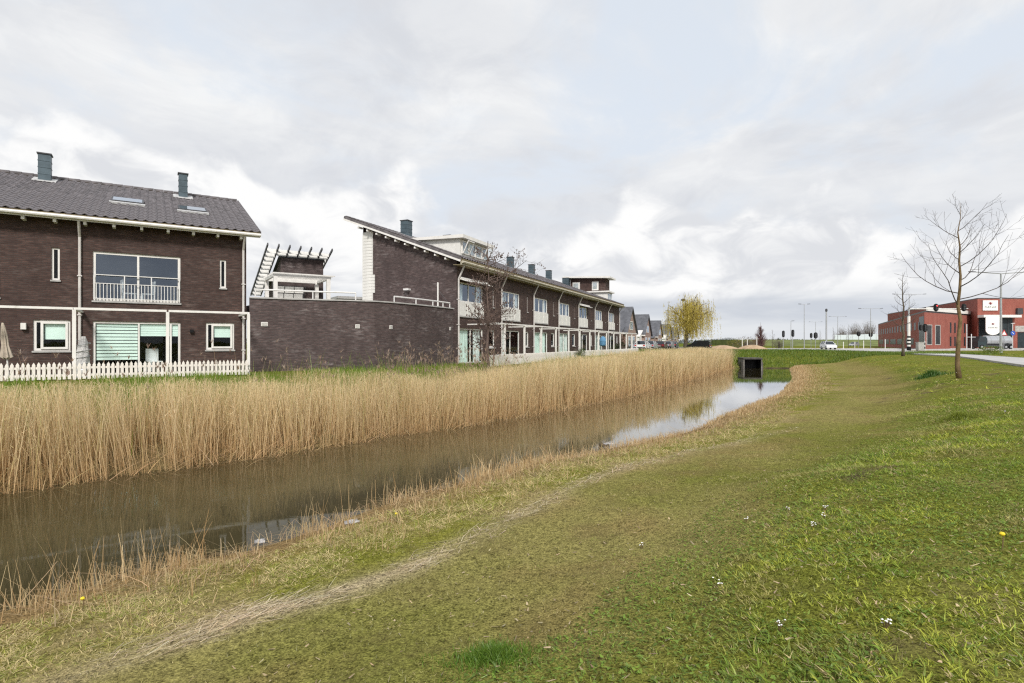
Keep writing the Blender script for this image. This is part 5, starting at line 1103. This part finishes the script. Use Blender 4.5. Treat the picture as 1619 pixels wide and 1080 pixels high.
MB().box(-1.0, -.88, -.25, 1.5, -.6, 1.0).build('side_wall', M['concrete_mid'], cu); MB().box(.88, 1.0, -.25, 1.5, -.6, 1.0).build('side_wall', M['concrete_mid'], cu); MB().box(-1.02, 1.02, -.3, 1.6, 1.002, 1.17).build('lid', M['concrete_dark'], cu); MB().box(-.879, .879, 1.15, 1.4, -.6, 1.0).build('black_shade_backing', M['black'], cu); MB().box(-.879, .879, -.1, 1.14, -.6, -.4).build('floor_slab', M['concrete_dark'], cu); ln = MB(); ln.box(-.878, -.85, -.2, 1.14, -.39, .998); ln.box(.85, .878, -.2, 1.14, -.39, .998); ln.box(-.85, .85, -.2, 1.14, .97, .998); ln.build('black_shade_lining', M['black'], cu)  # black lining and backing stand in for the shade deep inside the culvert
for s in (-1, 1): MB().box(s * 1.08 - .06, s * 1.08 + .06, -.1, .6, -.4, .7).build('wing_wall', M['concrete_dark'], cu)

# ------------------------------------------------------------ trees
def grow(mb, p, d, L, r, lvl, maxl, spread, nb, up=.25, sides=(7, 5, 4, 3), crook=.12, tips=None, start=.3, seg=None):
    n = seg or (5 if lvl < 2 else 3); pts = [Vector(p)]; rs = [r]; dd = Vector(d).normalized()
    for k in range(n):
        dd = (dd + Vector((random.gauss(0, crook), random.gauss(0, crook), random.gauss(0, crook) + up * .3))).normalized()
        pts.append(pts[-1] + dd * (L / n)); rs.append(r * (1 - .8 * (k + 1) / n))
    mb.tube(pts, [max(x, .0035) for x in rs], sides[min(lvl, len(sides) - 1)], cap=False)
    if tips is not None and lvl >= maxl - 1: tips += pts[1:]
    if lvl < maxl:
        for k in range(nb[lvl]):
            t = start + (1 - start) * (k + random.random() * .8) / nb[lvl]; i = min(int(t * n), n - 1); f = t * n - i
            q = pts[i].lerp(pts[i+1], f); ax = (pts[i+1] - pts[i]).normalized(); side = ax.orthogonal().normalized(); side.rotate(Matrix.Rotation(random.random() * 6.283, 3, ax))
            nd = (ax * math.cos(spread[lvl]) + side * math.sin(spread[lvl])).normalized()
            grow(mb, q, nd, L * random.uniform(.38, .62) * (1.15 - .5 * t), max(r * (1 - .75 * t) * .55, .004), lvl + 1, maxl, spread, nb, up, sides, crook, tips)
def leader_tree(name, loc, H_, r, label, limbs, matb, mat, crown_w, seed, group=None, z0f=.42, twr=1.0, el0=22, nbr=(7, 5)):
    random.seed(seed); t = empty(name, loc, random.random() * 6, label, 'tree', group)
    n = 12; pts = [Vector((0, 0, -.1))]; rs = [r * 1.25]
    for k in range(1, n + 1):
        z = H_ * k / n; pts.append(Vector((random.gauss(0, .035 * H_ / 7), random.gauss(0, .035 * H_ / 7), z))); rs.append(max(r * (1 - (k / n)) ** .8, .008))
    MB().tube(pts, rs, 9).build('trunk', matb, t, smooth=True)
    cr = MB()
    for k in range(limbs):
        f = z0f + (.97 - z0f) * (k / limbs) ** 1.1; z = f * H_; i = min(int(z / H_ * n), n - 1); q = pts[i].lerp(pts[i+1], z / H_ * n - i); a = k * 2.4 + random.gauss(0, .35)
        el = R(el0 + 30 * (f - z0f) / (1 - z0f) + random.gauss(0, 6)); d = Vector((math.cos(a) * math.cos(el), math.sin(a) * math.cos(el), math.sin(el)))
        L = crown_w * (1.0 - .80 * ((f - z0f) / (1 - z0f)) ** 1.0) * random.uniform(.8, 1.1)
        grow(cr, q, d, L, max(r * .36 * (1 - f * .7), .01) * twr, 0, 2, (R(46), R(42), R(40)), nbr, up=.34, sides=(6, 4, 3), crook=.10, start=.22, seg=7)
    cr.build('crown', mat, t); return t
leader_tree('bare_tree', (gx(1517, 24.5), 24.5, H1(gx(1517, 24.5), 24.5)), 7.7, .098, 'large bare young tree with upswept limbs on the grass slope', 14, M['bark_green'], M['twig'], 3.5, 5, None, .42, 1.05, 9, (6, 2))
leader_tree('bare_tree', (gx(1428, 56), 56, 1.48), 8.4, .14, 'slim bare tree left of the striped signal mast', 18, M['bark'], M['twig'], 2.0, 9, None, .34, 1.0, 14, (4, 3))
for k, (xp, Z, h_, lab) in enumerate(((1318, 128, 5.0, 'thin bare sapling just right of the thick single pole'), (1342, 134, 5.5, 'thin bare sapling left of the wide twin-armed lamp'), (1297, 138, 4.6, 'thin bare sapling right of the broad traffic light'), (1222, 120, 4.2, 'thin bare sapling right of the conical tree'), (1394, 118, 4.5, 'thin bare sapling in front of the end of the red wing'))):
    leader_tree('bare_sapling', (gx(xp, Z), Z, 1.5), h_, .06, lab, 10, M['bark'], M['twig_far'], 1.1, 100 + k, 'saplings along the far road', .35, 1.3, 30, (4, 2))
# dark alder with cones in front of the row
random.seed(21); al_ = empty('alder_tree', (-1.15, 26.4, H1(-1.15, 26.4)), 0, 'dark bare alder with small cones in front of the row', 'tree')
tk_ = MB(); cr = MB(); tips = []
for k, (ax, ay, h_, r_) in enumerate(((0, 0, 4.3, .062), (.35, .15, 3.0, .032), (-.4, .1, 2.6, .028))):
    pts = [Vector((ax * .5, ay * .5, -.1))]; 
    for q in range(1, 9): pts.append(Vector((ax * (.5 + q * .09) + random.gauss(0, .05), ay * (.5 + q * .09) + random.gauss(0, .05), h_ * 1.55 * q / 8)))
    tk_.tube(pts, [max(r_ * 1.3 * (1 - q / 8.5), .016) for q in range(9)], 7)
    for q in range(32 if k == 0 else 11):
        f = (.26 if k == 0 else .2) + .72 * random.random(); i = min(int(f * 8), 7); p = pts[i].lerp(pts[i+1], f * 8 - i); a = random.random() * 6.283; el = R(random.uniform(15, 50))
        grow(cr, p, (math.cos(a) * math.cos(el), math.sin(a) * math.cos(el), math.sin(el)), random.uniform(.9, 1.7) * (1.1 - .5 * f), .024, 0, 2, (R(48), R(45)), (5, 3), up=.15, sides=(4, 3, 3), crook=.2, tips=tips)
# one long limb reaching right over the roof
grow(cr, (0.1, 0, 4.6), (.86, -.35, .42), 2.3, .035, 0, 2, (R(45), R(45)), (12, 5), up=.02, sides=(5, 4, 3), crook=.12, tips=tips)
tk_.build('trunk', M['alder'], al_); cr.build('crown', M['alder'], al_)
co = MB()
for p in random.sample(tips, min(1700, len(tips))):
    s_ = random.uniform(.017, .036); p = p + Vector((0, 0, -.02)); i = len(co.v)
    co.v += [tuple(p + Vector(v) * s_) for v in ((1, 0, 0), (-.5, .87, 0), (-.5, -.87, 0), (0, 0, 1.4), (0, 0, -1.4))]; co.f += [(i, i+1, i+3), (i+1, i+2, i+3), (i+2, i, i+3), (i+1, i, i+4), (i+2, i+1, i+4), (i, i+2, i+4)]
o = co.build('cones', M['alder'], al_); o['kind'] = 'stuff'

# willow with hanging yellow-green strands
random.seed(4); wl = empty('willow_tree', (gx(1084, 96), 96, 1.6), 0, 'tall yellow-green weeping willow at the end of the street', 'tree')
tr = MB(); tr.tube([(0, 0, -.1), (.1, 0, 1.6), (.25, 0, 3.2), (.7, .1, 4.8)], [.42, .34, .27, .2], 9); limbs = []
for k in range(26):
    a = k * 2.4 + random.random(); rad = 4.8 * random.random() ** .6; top = random.uniform(9.4, 10.5) - .14 * rad * rad - random.random() ** 2 * 3; p0 = Vector((.2 + random.random() * .4, 0, random.uniform(2.6, 4.9))); p3 = Vector((1.0 + rad * math.cos(a), rad * .85 * math.sin(a), top))
    pts = [p0, p0.lerp(p3, .35) + Vector((0, 0, .8)), p0.lerp(p3, .72) + Vector((0, 0, .75)), p3]; tr.tube(pts, [.12, .085, .05, .02], 5, cap=False); limbs.append(pts)
tr.build('trunk', M['bark'], wl)
b_, hh, cols, lean_ = [], [], [], []
tw_ = MB()
for k in range(1500):
    pts = random.choice(limbs); f = random.random() ** .6; i = min(int(f * 3), 2); p = pts[i].lerp(pts[i+1], f * 3 - i) + Vector((random.gauss(0, .6), random.gauss(0, .6), random.gauss(.1, .45)))
    Ls = (1.0 + 5.4 * random.random() ** 1.3) * (.5 + .5 * f); Ls = min(Ls, p.z - 1.3 - random.random()); dr_ = Vector((random.gauss(.1, .16), random.gauss(0, .16), 0)); hue = random.random()
    if k % 3 == 0: tw_.tube([p, p + dr_ * .5 + Vector((0, 0, -Ls * .5)), p + dr_ + Vector((0, 0, -Ls))], [.014, .01, .006], 3, cap=False)
    for q in range(int(max(Ls, .5) * 6)):
        t = random.random(); b_.append(p + dr_ * t ** .5 + Vector((random.gauss(0, .05), random.gauss(0, .05), -Ls * t))); hh.append(random.uniform(.12, .30)); cols.append(hue * .6 + random.random() * .4)
b_ = np.array([tuple(v) for v in b_]); hh = np.array(hh); cols = np.array(cols); n = len(b_)
tw_.build('strands', M['bark_green'], wl)
wo_ = ribbons('crown', b_, -UP * .9 + randir(n, .5), randir(n, .05), hh, rng.uniform(.035, .075, n), lerp3(np.broadcast_to(C_(.46, .37, .05), (n, 3)), C_(.74, .62, .17), cols), M['leaf'], 2, .2, kind=None, parent=wl)
m = MB(); m.lathe([(.08, 0), (.32, .18), (.34, .4), (.1, .5)], 9); ne = m.build('bird_nest', M['twig'], None, Vector((gx(1080, 96), 95.8, EYE + (542 - 477) / F * 96))); tag(ne, 'dark round bird nest high in the left of the willow', 'nest')

# shrubs and far trees
def shrub(name, loc, H_, wd, label, cat, seed, cols, nleaf=0, conical=False, mat=None, group=None, twigs=40, lw=.06):
    random.seed(seed); t = empty(name, loc, 0, label, cat, group); m = MB()
    for k in range(twigs):
        a = random.random() * 6.283; rr = random.random(); base = Vector((math.cos(a) * rr * wd * .18, math.sin(a) * rr * wd * .18, 0)); zz = random.uniform(.45, 1.0)
        if conical: base = Vector((0, 0, H_ * random.random() * .8)); L = (H_ - base.z) * .42; d = Vector((math.cos(a), math.sin(a), 1.3))
        else: L = H_ * zz * .85; d = Vector((math.cos(a) * wd / H_ * .6 * rr, math.sin(a) * wd / H_ * .6 * rr, 1))
        grow(m, base, d, L, .02 * H_ / 2.5, 0, 1 if H_ > 3 else 2, (R(35), R(38)), (7, 3), up=.1, sides=(3, 3, 3), crook=.13, start=.15)
    if conical: m.tube([(0, 0, 0), (0, 0, H_)], [.09, .01], 6)
    m.build('branches' if not name.endswith('tree') else 'crown', mat or M['twig_far'], t)
    if name.endswith('tree'): MB().tube([(0, 0, -.1), (0, 0, H_ * .4)], [.035 * H_, .02 * H_], 6).build('trunk', M['bark'], t)
    if nleaf:
        v = rng.normal(0, 1, (nleaf, 3)); v /= np.linalg.norm(v, axis=1, keepdims=True); v *= (rng.random((nleaf, 1)) ** .33); v[:, 2] = (v[:, 2] + 1) / 2; v *= np.array([wd / 2, wd / 2, H_]); cl = fbm(v[:, 0] * 2 + seed, v[:, 2] * 2, 1.0, 2); v = v[cl > .36]; n = len(v)
        ribbons('foliage', v, UP * .5 + randir(n, .9), randir(n, .05), rng.uniform(.6, 1.4, n) * lw * 2, np.full(n, lw), lerp3(np.broadcast_to(np.array(cols[0]), (n, 3)), np.array(cols[1]), rng.random(n)), M['leaf'], 1, .5, kind=None, parent=t)
    return t
shrub('conical_tree', (gx(1203, 100), 100, 1.5), 5.0, 3.4, 'reddish brown conical bare tree behind the earth mound', 'tree', 3, None, conical=True, mat=pm('reddish_twigs', (.13, .065, .06), .9, .2, 3), twigs=130)
shrub('bare_shrub', (gx(1180, 112), 112, 1.5), 2.7, 5.0, 'reddish bare shrub left of the conical tree', 'shrub', 6, ((.1, .07, .05), (.16, .1, .06)), 500, twigs=60, lw=.09)
shrub('green_shrub', (gx(1163, 108), 108, 1.5), 2.1, 3.4, 'yellow-green shrub left of the earth mound', 'shrub', 8, ((.12, .13, .02), (.28, .24, .05)), 900, twigs=20, lw=.09)
shrub('ochre_shrub', (gx(1190, 118), 118, 1.5), 2.6, 3.2, 'ochre leaved shrub behind the tallest pale post', 'shrub', 9, ((.2, .15, .03), (.32, .24, .06)), 700, twigs=20, lw=.09)
shrub('bare_shrub', (gx(1232, 125), 125, 1.5), 2.8, 3.6, 'thin grey bare shrub under the leftmost traffic light', 'shrub', 12, None, 0, twigs=46)
for k, (s_, w_, h_, lab) in enumerate(((33.9, 1.6, 1.2, 'dark clipped hedge behind the row frame, nearest the row'), (36.5, 1.6, 1.3, 'dark clipped hedge under the last bays of the row frame'), (40.6, 2.2, 1.7, 'dark reddish hedge past the end of the row'), (43.2, 1.6, 2.2, 'tall reddish brown hedge beside the slate-roofed house'))):
    shrub('hedge_shrub', rpos(s_, -1.3 if k < 2 else .6, 0), h_, w_, lab, 'hedge', 30 + k, ((.02, .035, .012), (.06, .07, .025)) if k < 2 else ((.06, .03, .02), (.12, .06, .03)), 900, twigs=14, lw=.07, group='hedges at the end of the row')
shrub('green_shrub', rpos(11.4, -3.6, -.05), 1.0, .9, 'small green shrub poking over the long white fence', 'shrub', 41, ((.06, .09, .02), (.12, .15, .04)), 500, twigs=10, lw=.05)
shrub('green_shrub', (gx(1567, 66), 66, 1.5), .95, 2.6, 'low green shrub at the foot of the tall twin-armed lamp', 'shrub', 42, ((.11, .16, .02), (.2, .26, .05)), 900, twigs=8, lw=.07)
ft = [(1332, 5.5), (1341, 8.5), (1349, 7.5), (1356, 9), (1363, 10), (1370, 9.5), (1377, 11), (1383, 10), (1389, 11)]
for k, (xp, hgt) in enumerate(ft): shrub('far_bare_tree', (gx(xp, 275) + 0, 275 + (k % 3) * 5, 2.0), hgt + 1.5, 4.2, '%s from the left of the leafless trees behind the pale barrier' % ('first', 'second', 'third', 'fourth', 'fifth', 'sixth', 'seventh', 'eighth', 'ninth')[k], 'tree', 60 + k, ((.17, .15, .12), (.24, .2, .16)), 700, twigs=34, group='leafless trees behind the barrier', lw=.12)
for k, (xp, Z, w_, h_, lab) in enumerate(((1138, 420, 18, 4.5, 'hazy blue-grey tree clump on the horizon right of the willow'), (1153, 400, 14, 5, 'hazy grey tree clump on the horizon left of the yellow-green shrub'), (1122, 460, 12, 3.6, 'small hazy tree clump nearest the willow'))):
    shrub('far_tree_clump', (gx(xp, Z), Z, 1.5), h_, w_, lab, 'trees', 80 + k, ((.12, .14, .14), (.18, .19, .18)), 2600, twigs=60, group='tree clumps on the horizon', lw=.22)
# long low wooded line closing the horizon
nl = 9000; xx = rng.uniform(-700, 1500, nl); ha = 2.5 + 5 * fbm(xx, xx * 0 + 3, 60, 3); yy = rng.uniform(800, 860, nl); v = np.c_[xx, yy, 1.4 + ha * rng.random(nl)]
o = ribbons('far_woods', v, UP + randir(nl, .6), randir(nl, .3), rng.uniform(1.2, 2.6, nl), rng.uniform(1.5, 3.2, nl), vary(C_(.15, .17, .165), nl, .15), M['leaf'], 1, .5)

# ---- small things in the grass
random.seed(77)
def tuft(xp, yp, Z, rad, n, h0, h1, label, c0, c1):
    x, y = gx(xp, Z), Z; t = np.abs(rng.normal(0, .55, n)); a = rng.random(n) * 6.283; p = np.c_[x + np.cos(a) * t * rad, y + np.sin(a) * t * rad * .75]; z = height(p[:, 0], p[:, 1]); h = rng.uniform(h0, h1, n) * np.exp(-t * .7)
    o = ribbons('grass_tuft', np.c_[p, z - .01], UP + randir(n, .5), randir(n, .6) * h[:, None], h, rng.uniform(.006, .011, n) * max(1, Z / 9), lerp3(np.broadcast_to(np.array(c0), (n, 3)), np.array(c1), rng.random(n)), M['veg'], 3, .12, kind=None); tag(o, label, 'grass tuft', 'lush tufts in the grass')
tuft(778, 965, 3.75, .38, 2000, .03, .11, 'lush dark green grass tuft low in the middle of the mown strip', (.08, .17, .02), (.16, .25, .035))
tuft(1472, 588, 28, .75, 900, .15, .4, 'dark green leafy tuft left of the large bare tree trunk', (.04, .11, .014), (.09, .17, .03))
tuft(1515, 645, 13.2, .5, 1100, .08, .24, 'bright yellow-green tuft on the slope below the large bare tree', (.16, .2, .02), (.24, .28, .04))
def ground_z(xp, yp):                                 # depth at which the pixel's ray meets the land
    Z = 2.0
    while Z < 80:
        if EYE - (yp - HZ) / F * Z <= max(0.0, H1(gx(xp, Z), Z)): return Z
        Z *= 1.01
    return Z
wl_ = [(1016, 869, 'white flower cluster on the slope edge, leftmost of all'), (1245, 812, 'white flower cluster beside a pair, on its left'), (1305, 812, 'upper white flower cluster of a close pair'), (1303, 823, 'lower white flower cluster of a close pair'), (1180, 828, 'faint white flower cluster left of the pair'), (1285, 838, 'white flower cluster just below the pair'), (1400, 1001, 'white flower cluster low in the right slope'), (1135, 930, 'small white flower cluster low in the slope'), (1232, 1002, 'small white flower cluster left of the low right one'), (1590, 655, 'white flower cluster far right on the slope crest')]
for xp, yp, lab in wl_:
    Z = ground_z(xp, yp); x = gx(xp, Z); f = empty('white_flower', (x, Z, H1(x, Z)), 0, lab, 'flowers', 'white flowers in the grass'); m = MB(); st = MB()
    for k in range(random.randint(5, 9)):
        q = Vector((random.gauss(0, .014), random.gauss(0, .014), random.uniform(.04, .07))); st.bar((0, 0, 0), q, .003, .003); i = len(m.v); m.v.append(tuple(q + Vector((0, 0, .004))))
        for j in range(6): a = j * 1.047; m.v.append((q.x + .0075 * math.cos(a), q.y + .0075 * math.sin(a), q.z - .003 * random.random()))
        m.f += [(i, i + 1 + j, i + 1 + (j + 1) % 6) for j in range(6)]
    m.build('petals', M['sign_white'], f); st.build('stem', M['bark_green'], f)
M['yellow'] = pm('dandelion_yellow', (.80, .62, .03), .7, .1, 5)
for xp, yp, lab in ((1585, 873, 'yellow dandelion far right in the slope'), (131, 970, 'yellow dandelion in the dry grass by the water, left'), (627, 827, 'yellow dandelion in the dry grass by the middle of the bank')):
    Z = ground_z(xp, yp); x = gx(xp, Z); f = empty('dandelion', (x, Z, H1(x, Z)), 0, lab, 'flower', 'yellow dandelions'); MB().tube([(0, 0, 0), (.01, 0, .11)], .004, 5).build('stem', M['bark_green'], f); m = MB(); m.lathe([(.006, .105), (.017, .115), (.019, .122), (.012, .133)], 10); m.build('bloom', M['yellow'], f)
M['scrap'] = pm('dirty_white_plastic', (.36, .35, .345), .6, .5, 14)
def scrap(xp, yp, s_, label, sx=1.0):
    Z = ground_z(xp, yp); x = gx(xp, Z); random.seed(xp); n = 7; mb = MB(); z0 = max(H1(x, Z), .0)
    for j in range(n):
        for k in range(n):
            mb.v.append(((k / (n-1) - .5) * s_ * sx * (1 + random.gauss(0, .06)), (j / (n-1) - .5) * s_ * .6, abs(random.gauss(0, .05)) * s_ + .18 * s_ * (j / (n - 1)) + .03))
    for j in range(n - 1):
        for k in range(n - 1): mb.f.append((j*n + k, j*n + k + 1, (j+1)*n + k + 1, (j+1)*n + k))
    o = mb.build('plastic_scrap', M['scrap'], None, (x, Z, z0), (0, 0, random.random())); md = o.modifiers.new('thick', 'SOLIDIFY'); md.thickness = .012; tag(o, label, 'litter', 'pale litter at the waterline')
scrap(411, 862, .13, 'crumpled white plastic scrap at the waterline, nearest and largest'); scrap(556, 830, .13, 'long pale scrap of litter among the dry stems by the water', 1.5); scrap(962, 704, .16, 'pale scrap of litter by the water near the bright reflection', 1.6)
